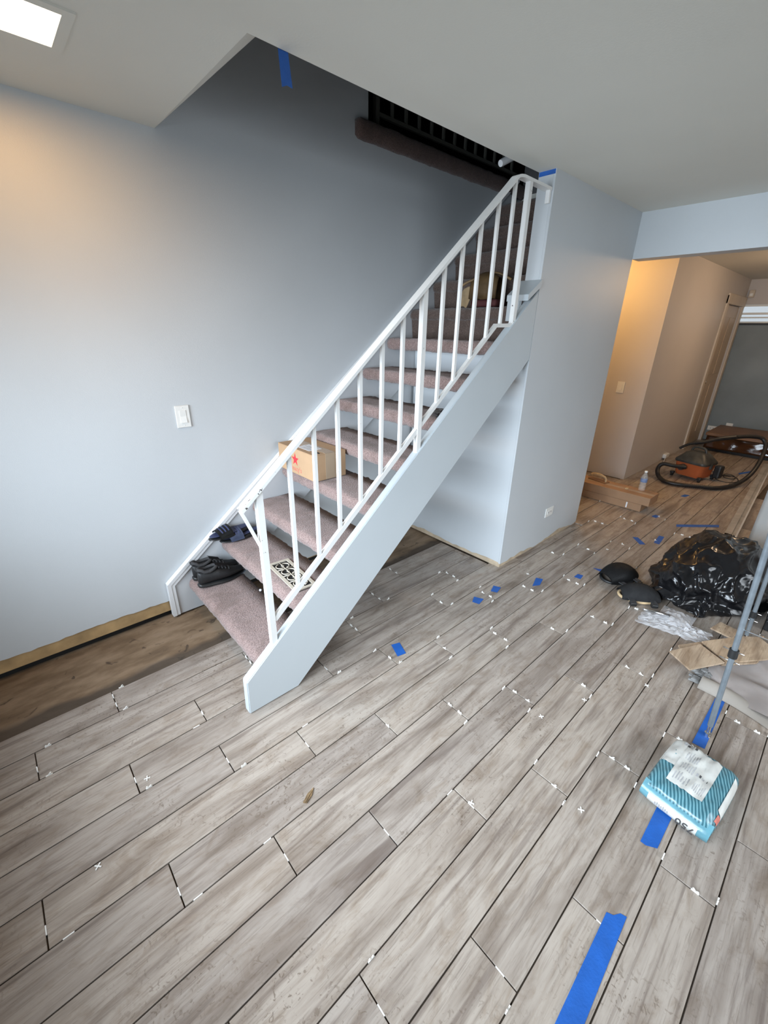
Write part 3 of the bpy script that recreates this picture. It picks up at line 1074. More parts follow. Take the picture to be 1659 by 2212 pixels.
lx, ly = 0.315, -0.080
lt = thing('ceiling_light', 'square recessed ceiling light glowing warm white', 'ceiling light', (lx, ly, H))
fr = MB()
s0, s1 = 0.132, 0.102
for (ax, ay, bx, by) in ((-s0, -s0, s0, -s1), (-s0, s1, s0, s0), (-s0, -s1, -s1, s1), (s1, -s1, s0, s1)):
    fr.box((lx + ax, ly + ay, H - 0.006), (lx + bx, ly + by, H + 0.0))
child(fr.build('trim_frame', 'ceiling'), lt)
child(MB().box((lx - s1, ly - s1, H - 0.004), (lx + s1, ly + s1, H - 0.0005), 0.003, 2).build('diffuser', 'lamp'), lt)
ll = bpy.data.lights.new('ceiling_light_glow', 'AREA')
ll.shape = 'SQUARE'
ll.size = 0.2
ll.energy = 5.0
ll.color = (1.0, 0.50, 0.13)
lo = bpy.data.objects.new('ceiling_light_glow', ll)
COL.objects.link(lo)
lo.location = (lx, ly, H - 0.012)

# warm hall lamp (hidden behind the closet) and its fitting
hl = thing('hall_ceiling_lamp', 'round opal ceiling lamp in the hall behind the closet', 'ceiling light', (4.75, 0.35, H))
child(MB().lathe([(0.13, H), (0.13, H - 0.02), (0.115, H - 0.06), (0.07, H - 0.085), (0.0, H - 0.09)], 28, (4.75, 0.35, 0)).build('shade', mat_emit('hall_lamp_shade', (1.0, 0.62, 0.25), 4.0), smooth=True), hl)
pl = bpy.data.lights.new('hall_lamp_glow', 'POINT')
pl.energy = 27
pl.color = (1.0, 0.53, 0.16)
pl.shadow_soft_size = 0.10
po = bpy.data.objects.new('hall_lamp_glow', pl)
COL.objects.link(po)
po.location = (4.75, 0.35, H - 0.16)

bl = thing('back_room_fill_lamp', 'unseen round opal ceiling lamp added to brighten the back room', 'ceiling light', (6.6, -1.7, H))
child(MB().lathe([(0.13, H), (0.13, H - 0.02), (0.115, H - 0.06), (0.07, H - 0.085), (0.0, H - 0.09)], 28, (6.6, -1.7, 0)).build('shade', mat_emit('fill_lamp_shade', (1.0, 0.72, 0.45), 3.0), smooth=True), bl)
pl2 = bpy.data.lights.new('back_room_fill_glow', 'POINT')  # unseen lamp added to warm and brighten the back room
pl2.energy = 30
pl2.color = (1.0, 0.68, 0.42)
pl2.shadow_soft_size = 0.10
po2 = bpy.data.objects.new('back_room_fill_glow', pl2)
COL.objects.link(po2)
po2.location = (6.6, -1.7, H - 0.18)

# ------------------------------------------------------------------ tape on walls
tp = MB()
yt = YO + 0.002
a, b_, c, d = ony(600, 103, yt), ony(622, 113, yt), ony(632, 192, yt), ony(609, 188, yt)
a.z = b_.z = H
tp.prism([a, b_, c, (c + d) / 2 + Vector((0, 0, 0.006)), d], (0, -0.0006, 0))
tag(tp.build('tape_strip', 'tape'), 'blue tape strip hanging down from the edge of the ceiling opening', 'tape')
tp = MB().box((XC - 0.0012, SY + 0.004, H - 0.022), (XC - 0.0002, YO - 0.002, H - 0.001)).build('tape_strip', 'tape')
tag(tp, 'blue tape along the top of the narrow wall end', 'tape')

# ------------------------------------------------------------------ blue tape on the floor


def quad_tape(name, label, px, z=0.0012, group=None):
    pts = [fl(x, y, z) for x, y in px]
    cx = sum((p for p in pts), Vector()) / len(pts)
    m = MB().prism([p - cx for p in pts], (0, 0, 0.0005))
    o = m.build(name, 'tape', None, local=cx)
    return tag(o, label, 'tape', group)


quad_tape('tape_strip', 'long blue tape strip running out from the floor corner, torn at one end', [(1310, 1970), (1325, 1977), (1340, 1973), (1354, 1981), (1262, 2214), (1120, 2420), (1060, 2400), (1198, 2212)])
quad_tape('tape_strip', 'blue tape strip sticking out beneath the teal package lettering', [(1383, 1817), (1395, 1826), (1420, 1833), (1470, 1725), (1430, 1720)])
quad_tape('tape_strip', 'smudged blue tape strip between the teal package and the pole foot', [(1545, 1508), (1566, 1516), (1522, 1618), (1495, 1604)])
quad_tape('tape_patch', 'blue tape patch on the floor beside the stringer', [(845, 1393), (863, 1388), (877, 1411), (859, 1418)])
for px, lb in (([(1024, 1289), (1045, 1294), (1035, 1305), (1020, 1300)], 'blue tape square off the closet corner, the one nearer the stringer'),
               ([(1066, 1265), (1082, 1269), (1074, 1280), (1060, 1277)], 'blue tape square right off the closet corner, beside a similar one'),
               ([(1158, 1248), (1173, 1251), (1166, 1264), (1150, 1266)], 'creased blue tape patch in front of the closet side wall'),
               ([(1248, 1240), (1260, 1243), (1254, 1251), (1240, 1246)], 'small blue tape square between the creased patch and the knee pads'),
               ([(1281, 1227), (1300, 1230), (1322, 1231), (1322, 1238), (1297, 1235)], 'pointed blue tape strip leading up to a black knee pad'),
               ([(1366, 1160), (1378, 1161), (1394, 1176), (1382, 1176)], 'slanted blue tape strip on the tiles behind the knee pads'),
               ([(1424, 1157), (1435, 1160), (1424, 1176), (1412, 1172)], 'blue tape patch between the slanted strip and the bin bag'),
               ([(1407, 1115), (1416, 1112), (1426, 1115), (1417, 1119)], 'small blue tape diamond by the end of the long cartons'),
               ([(1470, 1072), (1479, 1068), (1490, 1070), (1480, 1074)], 'small blue tape diamond in front of the vacuum hose')):
    quad_tape('tape_patch', lb, px)
quad_tape('tape_strip', 'straight blue tape strip on the hall floor next to the black bag', [(1461, 1133), (1553, 1134), (1553, 1139), (1461, 1138)])
quad_tape('tape_strip', 'blue tape strip on the hall floor behind the vacuum cord', [(1595, 1022), (1632, 1016), (1632, 1019), (1597, 1025)])

# ------------------------------------------------------------------ tile spacers
sp_me = []
for v in range(3):
    m = MB()
    m.box((-0.011, -0.0019, -0.004), (0.011, 0.0019, 0.0022 + 0.001 * v))
    m.prism([(-0.004, -0.0017, 0.002), (0.001, -0.0017, 0.002), (0.009, -0.0017, 0.010), (0.005, -0.0017, 0.012)], (0, 0.0034, 0))
    if v > 0:
        m.prism([(0.002, -0.0017, 0.002), (-0.003, -0.0017, 0.002), (-0.010, -0.0017, 0.007), (-0.007, -0.0017, 0.010)], (0, 0.0034, 0))
    me = m.mesh('tile_spacer')
    me.materials.append(M['spacer'])
    sp_me.append(me)
flat = MB().box((-0.014, -0.0017, -0.004), (0.014, 0.0017, 0.0004)).mesh('tile_spacer')
flat.materials.append(M['spacer'])
rs = random.Random(4)
SPL = 'tiny white plastic tile spacer wedged in a floor joint'
SPG = 'white tile spacers in the floor joints'
cnt = 0


def spacer(x, y, rz, me):
    global cnt
    o = link('tile_spacer', me, None, (x, y, 0.0))
    o.rotation_euler = (0, 0, rz)
    tag(o, SPL, 'tile spacer', SPG)
    cnt += 1


for n, x in joints:
    y0, y1 = -n * TW, -(n + 1) * TW
    if not (-0.6 < x < 4.6) or y1 < -2.2 or n < 0:
        continue
    if x < XC and y0 > -0.01 and x > 0.55:
        pass
    near = x < 1.05 and n > 1
    if XC - 0.1 < x < XE + 0.1 and n < 4:
        continue
    for f_ in ((0.3, 0.72) if rs.random() < 0.6 and not near else (0.6,)):
        spacer(x, y0 + (y1 - y0) * (f_ + rs.uniform(-0.06, 0.06)), math.pi / 2 + rs.choice((0, math.pi)), flat if near and rs.random() < 0.8 else rs.choice(sp_me))
    for yy in (y0, y1):
        if rs.random() < (0.8 if not near else 0.35):
            spacer(x + rs.choice((-1, 1)) * rs.uniform(0.018, 0.05), yy, rs.choice((0, math.pi)), flat if near and rs.random() < 0.8 else rs.choice(sp_me))
# loose spacers lying flat on tiles
cr = MB().box((-0.011, -0.0017, 0), (0.011, 0.0017, 0.003)).box((-0.0017, -0.011, 0.0002), (0.0017, 0.011, 0.0032)).mesh('tile_spacer')
cr.materials.append(M['spacer'])
for px, py in ((212, 1872), (318, 1682), (1255, 1750), (1169, 1548), (1018, 1735), (1397, 1481), (1262, 1512), (1140, 1240), (1376, 1315), (1312, 1187)):
    p = fl(px, py)
    o = link('tile_spacer', cr, None, (p.x, p.y, 0.0004))
    o.rotation_euler = (0, 0, rs.uniform(0, 1.5))
    tag(o, 'loose white cross shaped tile spacer lying flat on a tile', 'tile spacer', 'loose tile spacers on the tiles')

# wood splinter on the floor
p = fl(667, 1720)
m = MB()
m.prism([(-0.026, -0.008, 0), (0.006, -0.010, 0), (0.034, -0.001, 0), (0.004, 0.008, 0), (-0.03, 0.006, 0)], (0, 0, 0.006))
m.prism([(-0.028, -0.004, 0.006), (0.02, -0.004, 0.006), (0.014, 0.003, 0.006), (-0.024, 0.004, 0.006)], (0, 0, 0.003))
o = m.build('wood_splinter', 'wood_chip', None, local=p)
o.rotation_euler = (0, 0, 0.45)
tag(o, 'brown wood splinter lying on the bare tiles', 'splinter')

# ------------------------------------------------------------------ things on the stairs


def shoe_rings(L, wd, h, n=22, seg=20, kind='shoe'):
    """x along length, heel at 0"""
    rings = []
    for i in range(n + 1):
        t = i / n
        wx = wd * (0.30 + 0.22 * math.sin(math.pi * min(1, t * 1.15)) + 0.20 * max(0, math.sin(math.pi * (t - 0.25) / 0.85)) if t < 0.96 else 0.42)
        if t < 0.06:
            wx *= 0.72 + 4.6 * t
        if t > 0.88:
            wx *= 1 - ((t - 0.88) / 0.12) ** 2 * 0.62
        top = h * (1.0 - 0.04 * t) if t < 0.40 else h * (1.0 - 0.62 * min(1, ((t - 0.40) / 0.45) ** 0.8))
        if t > 0.92:
            top *= 1 - (t - 0.92) * 4.0
        rg = []
        for k in range(seg):
            a = 2 * math.pi * k / seg
            c_, s_ = math.cos(a), math.sin(a)
            pw = 0.7
            yy = wx * math.copysign(abs(c_) ** pw, c_) * (1.0 - 0.28 * max(0, s_) ** 1.5)
            zz = top * 0.5 + top * 0.5 * math.copysign(abs(s_) ** pw, s_)
            rg.append((L * t, yy, zz))
        rings.append(rg)
    return rings


def make_shoe(loc, rz, label):
    t = thing('sneaker', label, 'shoe', loc, rz, 'black sneakers on the lowest step')
    L = 0.275
    rings = shoe_rings(L, 0.074, 0.080)
    up_ = MB().loft([[(x, y, z + 0.022) for x, y, z in r] for r in rings]).build('upper', 'black', t, smooth=True)
    so_ = MB()
    r1 = [[(x * 1.03 - 0.006, y * 1.10, z * 0.30 + (0.010 * (abs(x / L - 0.45) * 2) ** 3)) for x, y, z in r] for r in rings]
    so_.loft(r1)
    so_.build('sole', 'black_rubber', t, smooth=True)
    cl = MB()
    ring = []
    for k in range(24):
        a = 2 * math.pi * k / 24
        ring.append((0.058 + 0.056 * math.cos(a), 0.028 * math.sin(a), 0.100 + 0.012 * abs(math.cos(a)) + (0.010 if math.cos(a) < -0.7 else 0)))
    cl.tube(ring, 0.010, 8, closed=True)
    cl.build('collar', 'black_soft', t, smooth=True)
    tg = MB().grid(lambda u, v: (0.100 + 0.06 * u, (v - 0.5) * 0.040, 0.135 - 0.030 * u - 0.010 * (2 * v - 1) ** 2), 6, 6)
    bmesh.ops.solidify(tg.bm, geom=tg.bm.faces[:], thickness=0.006)
    tg.build('tongue', 'black', t, smooth=True)
    MB().tube(catmull([(0.004, -0.006, 0.105), (-0.008, -0.003, 0.122), (-0.006, 0.003, 0.130), (0.006, 0.006, 0.112)], 5), 0.003, 6).build('heel_loop', 'black_soft', t, smooth=True)
    lc_ = MB()
    for k in range(4):
        xx = 0.118 + 0.020 * k
        lc_.tube([(xx, -0.026, 0.100 - 0.010 * k), (xx + 0.006, 0, 0.112 - 0.011 * k), (xx, 0.026, 0.100 - 0.010 * k)], 0.0032, 6)
    lc_.build('laces', 'black_soft', t, smooth=True)
    return t


Z1 = NZ + 0.002
make_shoe((0.628, 0.262, Z1), 0.06, 'black sneaker on the lowest carpeted step, the one nearer the white railing')
make_shoe((0.632, 0.362, Z1), 0.02, 'black sneaker on the lowest carpeted step, tucked against the wall skirting')
q = fl(520, 1234, Z1)
t = MB()
pts = [(-0.035, -0.024), (-0.012, -0.032), (0.020, -0.030), (0.038, -0.014), (0.022, 0.0), (0.034, 0.022), (0.012, 0.034), (-0.022, 0.028), (-0.040, 0.008)]
t.prism([(x, y, 0) for x, y in pts], (0, 0, 0.006))
bmesh.ops.bevel(t.bm, geom=t.bm.edges[:], offset=0.002, segments=2, affect='EDGES')
o = t.build('foam_insole_piece', 'insole', None, local=(0.885, 0.285, Z1 + 0.001))
o.rotation_euler = (0, 0, 0.5)
tag(o, 'pale blue grey foam piece lying at the toes of the black sneakers', 'foam piece')
q = fl(563, 1277, Z1)
o = MB().lathe([(0.0, 0.0), (0.006, 0.001), (0.0085, 0.006), (0.0075, 0.011), (0.0, 0.014)], 14).build('plaster_pebble', 'paper_white', None, smooth=True, local=(q.x, q.y, Z1 + 0.001))
tag(o, 'small white plaster pebble on the lowest carpeted step', 'pebble')

Z2 = NZ + RISE + 0.002


def make_slide(loc, rz, label, strap):
    t = thing('slide_sandal', label, 'sandal', loc, rz, 'slide sandals on the second step')
    L = 0.27
    rings = shoe_rings(L, 0.076, 0.034)
    MB().loft([[(x, y, z + 0.006 * (abs(x / L - 0.4) * 2) ** 2) for x, y, z in r] for r in rings]).build('sole', 'black_rubber', t, smooth=True)
    fb = [[(0.01 + x * 0.94, y * 0.86, 0.028 + z * 0.30) for x, y, z in r] for r in rings]
    MB().loft(fb).build('footbed', 'navy', t, smooth=True)

    def arch(u, v):
        a = math.pi * v
        return (0.135 + 0.085 * u + 0.01 * math.sin(a), 0.052 * math.cos(a), 0.012 + (0.066 - 0.022 * u) * math.sin(a) ** 0.8)
    m = MB().grid(arch, 8, 20)
    bmesh.ops.solidify(m.bm, geom=m.bm.faces[:], thickness=0.007)
    m.build('strap', strap, t, smooth=True)
    m = MB()
    for k in range(3):
        u0 = 0.18 + 0.24 * k

        def band(u, v, u0=u0):
            x, y, z = arch(u0 + 0.10 * u, 0.2 + 0.6 * v)
            return (x, y * 1.03, z + 0.0035)
        m.grid(band, 2, 16)
    m.build('strap_stripes', 'navy', t, smooth=True)
    return t


make_slide((1.085, 0.358, Z2), math.pi + 0.02, 'black slide sandal with blue grey strap, toe over the step edge', 'slate')
o2 = make_slide((1.02, 0.376, Z2 + 0.034), math.pi + 0.10, 'black slide sandal lying on top of its partner at the riser', 'black_rubber')

# floor register with scroll work
v0 = fl(640, 1232, Z2)
vt = thing('floor_register', 'beige metal floor register with black scrollwork openings on the second step', 'vent', (0.955, -0.245, Z2), 1.50)
RL, RWd = 0.33, 0.125
fr = MB()
fw = 0.017
fr.box((-RL / 2, -RWd / 2, 0.004), (RL / 2, -RWd / 2 + fw, 0.010)).box((-RL / 2, RWd / 2 - fw, 0.004), (RL / 2, RWd / 2, 0.010))
fr.box((-RL / 2, -RWd / 2 + fw, 0.004), (-RL / 2 + fw, RWd / 2 - fw, 0.010)).box((RL / 2 - fw, -RWd / 2 + fw, 0.004), (RL / 2, RWd / 2 - fw, 0.010))
fr.build('frame', 'cream_metal', vt)
MB().box((-RL / 2 + 0.008, -RWd / 2 + 0.008, 0.0), (RL / 2 - 0.008, RWd / 2 - 0.008, 0.0042)).build('shade_backing', 'gap_shade', vt)  # dark sheet stands in for shaded carpet beneath the grille
sm = MB()
for cxk in (-0.105, -0.035, 0.035, 0.105):
    for sgn in (-1, 1):
        pth = []
        for k in range(26):
            a = k / 25 * 3.6 * math.pi / 2
            rr = 0.030 * (1 - 0.72 * k / 25)
            pth.append((cxk + sgn * (rr * math.cos(a) - 0.003), sgn * (rr * math.sin(a) + 0.012), 0.0075))
        sm.tube(pth, 0.0034, 6)
sm.tube([(-RL / 2 + fw, 0, 0.0075), (RL / 2 - fw, 0, 0.0075)], 0.0030, 6)
for xk in (-0.07, 0.0, 0.07):
    sm.tube([(xk, -RWd / 2 + fw, 0.0075), (xk, RWd / 2 - fw, 0.0075)], 0.0030, 6)
sm.build('scrollwork', 'cream_metal', vt, smooth=True)

# cardboard box with red star on the fourth step
Z4 = NZ + 3 * RISE + 0.003
bx0, bx1, by0, by1, bh = 1.283, 1.512, -0.010, 0.398, 0.160
bt = thing('cardboard_box', 'cardboard shipping box with a red star standing on the fourth step', 'box', ((bx0 + bx1) / 2, (by0 + by1) / 2, Z4))


def bchild(mb, name, mat, **k):
    return child(mb.build(name, mat, **k), bt)


bchild(MB().box((bx0, by0, Z4), (bx1, by1, Z4 + bh - 0.004), 0.002, 1), 'box_body', 'cardboard')
xm = (bx0 + bx1) / 2
bchild(MB().box((bx0, by0, Z4 + bh - 0.004), (xm - 0.0012, by1, Z4 + bh), 0.001, 1), 'flap', 'cardboard')
bchild(MB().box((xm + 0.0012, by0, Z4 + bh - 0.004), (bx1, by1, Z4 + bh), 0.001, 1), 'flap', 'cardboard')
bchild(MB().box((xm - 0.034, by0 - 0.0008, Z4 + bh), (xm + 0.034, by1, Z4 + bh + 0.0006)).box((xm - 0.034, by0 - 0.0008, Z4 + 0.002), (xm + 0.034, by0 - 0.0001, Z4 + bh + 0.0006)), 'packing_tape', 'packing')
sl_ = bchild(MB().box((bx0 + 0.035, by0 + 0.10, Z4 + bh + 0.0006), (bx0 + 0.125, by0 + 0.24, Z4 + bh + 0.0014)), 'shipping_label', 'paper_white')
mm = MB()
for k in range(6):
    mm.box((bx0 + 0.044 + 0.013 * k, by0 + 0.112, Z4 + bh + 0.0014), (bx0 + 0.048 + 0.013 * k + 0.003 * (k % 2), by0 + 0.225 - 0.02 * (k % 3), Z4 + bh + 0.0017))
bchild(mm, 'label_print', 'ink_grey')
hole = []
for k in range(20):
    a = 2 * math.pi * k / 20
    hole.append((bx0 + 0.052 + 0.011 * math.cos(a), by0 + 0.05 + 0.034 * math.sin(a), Z4 + bh))
bchild(MB().prism(hole, (0, 0, 0.0006)), 'hand_hole_shade', 'gap_shade')  # flat dark patch painted for the shade inside the hand hole
star = []
sy0, sz0 = by0 + 0.208, Z4 + 0.092
for k in range(10):
    a = math.pi / 2 + k * math.pi / 5
    rr = 0.042 if k % 2 == 0 else 0.0165
    star.append((bx0 - 0.0001, sy0 - rr * math.cos(a), sz0 + rr * math.sin(a)))
bchild(MB().prism(star, (-0.0006, 0, 0)), 'star_print', 'red')
text_mesh('lettering', "macy's", 0.046, 'red_pale', None, basis((bx0 - 0.0004, by0 + 0.200, Z4 + 0.034), (0, -1, 0), (0, 0, 1)))
child(bpy.data.objects['lettering'], bt)

# cable and cloth tucked behind the stringer higher up
zc = NZ + 4 * RISE + 0.003
zk = NZ + 5 * RISE + 0.003
g = thing('power_cable', 'black cable looped over a grey rag on a step behind the stringer', 'cable', (1.90, -0.43, zk))
pth = [on(938 + 0, 886, 2, zk + 0.02), on(956, 884, 2, zk + 0.02), on(958, 868, 2, zk + 0.03), on(966, 862, 2, zk + 0.03), on(974, 864, 2, zk + 0.02), on(984, 852, 2, zk + 0.02)]
pth = [(max(1.77, min(1.96, p.x)), max(YT0 + 0.02, p.y), p.z) for p in pth]
child(MB().tube(catmull([(1.80, -0.47, zk + 0.006), (1.86, -0.44, zk + 0.012), (1.93, -0.42, zk + 0.02), (1.965, -0.45, zk + 0.02), (1.93, -0.485, zk + 0.016), (1.88, -0.48, zk + 0.012), (1.955, -0.43, zk + 0.04), (1.975, -0.48, zk + 0.05), (1.978, -0.50, zk + 0.012)], 7), 0.0075, 8).build('cord', 'black_rubber', smooth=True), g)
rg = MB().grid(lambda u, v: (1.815 + 0.155 * u + 0.01 * noise.noise(Vector((u * 3, v * 3, 5))), -0.512 + 0.15 * v, zk + 0.010 + 0.022 * abs(noise.noise(Vector((u * 4.1, v * 3.3, 2))))), 16, 16)
bmesh.ops.solidify(rg.bm, geom=rg.bm.faces[:], thickness=0.004)
o = rg.build('rag', 'cloth_grey', smooth=True)
tag(o, 'crumpled grey rag on a step behind the stringer', 'rag')

# leather tool pouch on the dark upper steps
Z9 = NZ + 8 * RISE + 0.003
tb = thing('tool_pouch', 'tan leather tool pouch slumped on the dark upper steps', 'tool pouch', (2.60, -0.15, Z9))


def pouch(u, v):
    a = math.pi * v
    yy = -0.06 - 0.21 * u
    return (2.555 + 0.075 * math.cos(a) * (0.7 + 0.3 * math.sin(math.pi * u)), yy + 0.012 * math.sin(5 * v), Z9 + 0.045 + (0.125 + 0.035 * math.sin(math.pi * u)) * math.sin(a) ** 0.7 + 0.008 * noise.noise(Vector((u * 4, v * 4, 1))))


m = MB().grid(pouch, 18, 22)
bmesh.ops.solidify(m.bm, geom=m.bm.faces[:], thickness=0.006)
child(m.build('pouch', 'leather', smooth=True), tb)
m = MB().grid(lambda u, v: (2.505 - 0.02 * u + 0.015 * math.sin(v * 3), -0.02 - 0.085 * v + 0.035 * u, Z9 + 0.125 - 0.118 * u - 0.02 * (2 * v - 1) ** 2 + 0.006 * noise.noise(Vector((u * 5, v * 5, 3)))), 10, 10)
bmesh.ops.solidify(m.bm, geom=m.bm.faces[:], thickness=0.008)
child(m.build('flap', 'leather_pale', smooth=True), tb)
child(MB().tube(catmull([(2.53, -0.03, Z9 + 0.06), (2.50, 0.0, Z9 + 0.12), (2.53, -0.10, Z9 + 0.17), (2.60, -0.20, Z9 + 0.20), (2.63, -0.30, Z9 + 0.16)], 6), 0.008, 8).build('strap', 'leather', smooth=True), tb)
child(MB().box((2.50, -0.29, Z9 + 0.0), (2.62, -0.09, Z9 + 0.045), 0.018, 3).build('lining', 'cloth_red', smooth=True), tb)

# ------------------------------------------------------------------ hall: cartons, bottle, hand tool
c1 = thing('long_carton', 'lower long brown carton on the hall floor', 'box', (4.66, -0.2, 0), 0, None)
child(MB().box((4.545, -0.862, 0.002), (4.78, 0.62, 0.078), 0.002, 1).build('carton_body', 'cardboard_dark'), c1)
child(MB().box((4.5445, -0.735, 0.012), (4.5448, -0.722, 0.07)).build('paper_strip', 'paper_white'), c1)
c2 = thing('long_carton', 'upper long brown carton stacked on another, bottle standing on it', 'box', (4.66, -0.2, 0.08))
child(MB().box((4.54, -0.925, 0.080), (4.79, 0.56, 0.165), 0.002, 1).build('carton_body', 'cardboard_dark'), c2)
child(MB().box((4.64, -0.925, 0.165), (4.69, 0.56, 0.1656)).build('packing_tape', 'packing'), c2)
bo = thing('water_bottle', 'clear plastic water bottle with blue label standing on the carton', 'bottle', (4.735, -0.775, 0.166))
MB().lathe([(0.0, 0.0), (0.026, 0.0), (0.031, 0.006), (0.031, 0.055), (0.029, 0.075), (0.031, 0.095), (0.031, 0.135), (0.025, 0.160), (0.014, 0.180), (0.0125, 0.188), (0.0125, 0.196)], 22).build('bottle_body', 'bottle', bo, smooth=True)
MB().lathe([(0.0316, 0.092), (0.0322, 0.093), (0.0322, 0.130), (0.0316, 0.131)], 22).build('label', 'label_blue', bo, smooth=True)
MB().lathe([(0.0, 0.193), (0.0145, 0.193), (0.0145, 0.208), (0.013, 0.210), (0.0, 0.210)], 18).build('cap', 'plastic_white', bo, smooth=True, angle=40)
ft = thing('grout_float', 'wooden handled grout float lying on the upper carton', 'hand tool', (4.70, -0.36, 0.166), 1.35)
MB().box((-0.10, -0.04, 0.0), (0.11, 0.04, 0.010), 0.003, 1).build('base_plate', 'brown_top', ft)
MB().tube(catmull([(-0.075, 0, 0.008), (-0.07, 0, 0.045), (-0.04, 0, 0.062), (0.02, 0, 0.066), (0.07, 0, 0.058), (0.095, 0, 0.046)], 6), [0.010] * 8 + [0.012] * 7 + [0.017] * 8 + [0.018] * 7 + [0.012], 12).build('handle', 'leather_pale', ft, smooth=True)
tag(MB().box((-0.02, -0.012, 0), (0.02, 0.012, 0.012), 0.003, 1).build('wood_offcut', 'leather_pale', None, local=(4.66, -0.66, 0.166)), 'small pale wood offcut on the upper carton beside the bottle', 'offcut')

# ------------------------------------------------------------------ vacuum cleaner
vx, vy = 6.30, -0.87
vc = thing('shop_vacuum', 'orange wet and dry vacuum with black lid and coiled black hose', 'vacuum', (vx, vy, 0), -0.25)


def rrect(wx, wy, z, r=0.05, seg=6):
    out = []
    for cx_, cy_, a0 in ((wx - r, wy - r, 0), (-wx + r, wy - r, 90), (-wx + r, -wy + r, 180), (wx - r, -wy + r, 270)):
        for k in range(seg + 1):
            a = math.radians(a0 + 90 * k / seg)
            out.append((cx_ + r * math.cos(a), cy_ + r * math.sin(a), z))
    return out


MB().loft([rrect(0.13, 0.145, 0.035), rrect(0.138, 0.155, 0.06), rrect(0.150, 0.170, 0.185), rrect(0.155, 0.175, 0.20)]).build('tank', 'orange', vc, smooth=True, angle=50)
MB().loft([rrect(0.160, 0.180, 0.198), rrect(0.164, 0.184, 0.215), rrect(0.160, 0.180, 0.232), rrect(0.125, 0.145, 0.275), rrect(0.10, 0.115, 0.315), rrect(0.06, 0.07, 0.338, 0.03)]).build('lid', 'vac_black', vc, smooth=True, angle=50)
MB().tube(catmull([(0.0, -0.085, 0.30), (0.0, -0.07, 0.365), (0.0, 0.0, 0.385), (0.0, 0.07, 0.365), (0.0, 0.085, 0.30)], 6), 0.014, 10).build('carry_handle', 'vac_black', vc, smooth=True)
for sx in (-1, 1):
    for sy in (-1, 1):
        cs = MB().box((sx * 0.145 - 0.022, sy * 0.16 - 0.022, 0.030), (sx * 0.145 + 0.022, sy * 0.16 + 0.022, 0.062), 0.008, 2).build('caster', 'black_rubber', vc)
        MB().tube([(sx * 0.145, sy * 0.16 - 0.012, 0.021), (sx * 0.145, sy * 0.16 + 0.012, 0.021)], 0.021, 16).build('wheel', 'black_rubber', cs, smooth=True, angle=40)
for sy in (-1, 1):
    MB().box((-0.02, sy * 0.178 - 0.012, 0.15), (0.02, sy * 0.178 + 0.012, 0.225), 0.004, 1).build('latch', 'vac_black', vc)
MB().tube([(-0.150, 0.05, 0.145), (-0.205, 0.06, 0.140)], 0.036, 16).build('inlet_collar', 'vac_black', vc, smooth=True, angle=40)
MB().box((0.10, -0.245, 0.03), (0.20, -0.165, 0.19), 0.02, 2).build('motor_exhaust', 'black_rubber', vc)
hs = [onx(1482, 1010, 6.12), onx(1455, 1006, 6.06), onx(1432, 1002, 6.02), onx(1421, 1012, 5.98), onx(1422, 1027, 5.90)]
hs += [fl(1437, 1040, 0.03), fl(1470, 1047, 0.03), fl(1510, 1051, 0.03), fl(1550, 1054, 0.03), fl(1585, 1048, 0.03)]
hs += [onx(1612, 1033, 6.45), onx(1632, 1012, 6.60), onx(1647, 985, 6.72), onx(1654, 962, 6.80), onx(1646, 947, 6.82), onx(1622, 943, 6.75), onx(1590, 944, 6.62)]
hs = [Vector((p.x, p.y, max(p.z, 0.026))) for p in hs]
pth = catmull(hs, 18)
hb = MB()
rad = [0.0225 + (0.0022 if k % 2 else -0.0012) for k in range(len(pth))]
hb.tube(pth, rad, 10)
child(hb.build('hose', 'hose', smooth=True), vc)
wd_ = [onx(1592, 944, 6.62), onx(1555, 948, 6.52), onx(1520, 955, 6.42), onx(1490, 959, 6.34), onx(1468, 968, 6.28)]
child(MB().tube(catmull(wd_, 6), [0.026] * 8 + [0.022] * 8 + [0.016] * 9, 12).build('wand', 'hose', smooth=True), vc)
cb = []
for k in range(46):
    a = k / 45 * 2 * math.pi * 2.2
    rr = 0.11 + 0.05 * math.sin(a * 0.37 + 1)
    cb.append((6.50 + rr * 1.3 * math.cos(a) + 0.004 * k, -1.20 + rr * 0.8 * math.sin(a), 0.008 + 0.010 * abs(math.sin(a * 0.5 + 0.6))))
child(MB().tube([(6.36, -1.04, 0.12), (6.40, -1.10, 0.06)] + cb, 0.0052, 7).build('power_cord', 'black_rubber', smooth=True), vc)

# ------------------------------------------------------------------ far end: cabinet, door casing
cb_ = thing('low_cabinet', 'low glossy brown wooden cabinet with black toe kick at the far wall', 'cabinet', (8.3, -1.0, 0))
child(MB().box((8.12, -2.9, 0.0), (8.9, -0.60, 0.05)).build('toe_kick', 'toe'), cb_)
m = MB().grid(lambda u, v: (8.045 + 0.034 * v + 0.006 * noise.noise(Vector((u * 14, v * 3, 8))), -0.58 - 2.3 * u, 0.05 + 0.19 * v), 60, 8)
bmesh.ops.solidify(m.bm, geom=m.bm.faces[:], thickness=0.02)
child(m.build('front_panel', 'brown_gloss', smooth=True), cb_)
child(MB().box((8.105, -2.9, 0.05), (8.9, -0.58, 0.24)).build('carcass', 'brown_top'), cb_)
child(MB().box((8.03, -2.92, 0.24), (8.92, -0.565, 0.285), 0.006, 2).build('cabinet_top', 'brown_top'), cb_)
dr = MB()
dr.box((7.87, -0.372, 0.0), (7.98, -0.350, 2.17), 0.004, 1).box((8.86, -0.372, 0.0), (8.97, -0.350, 2.17), 0.004, 1).box((7.87, -0.376, 2.06), (8.97, -0.350, 2.19), 0.004, 1)
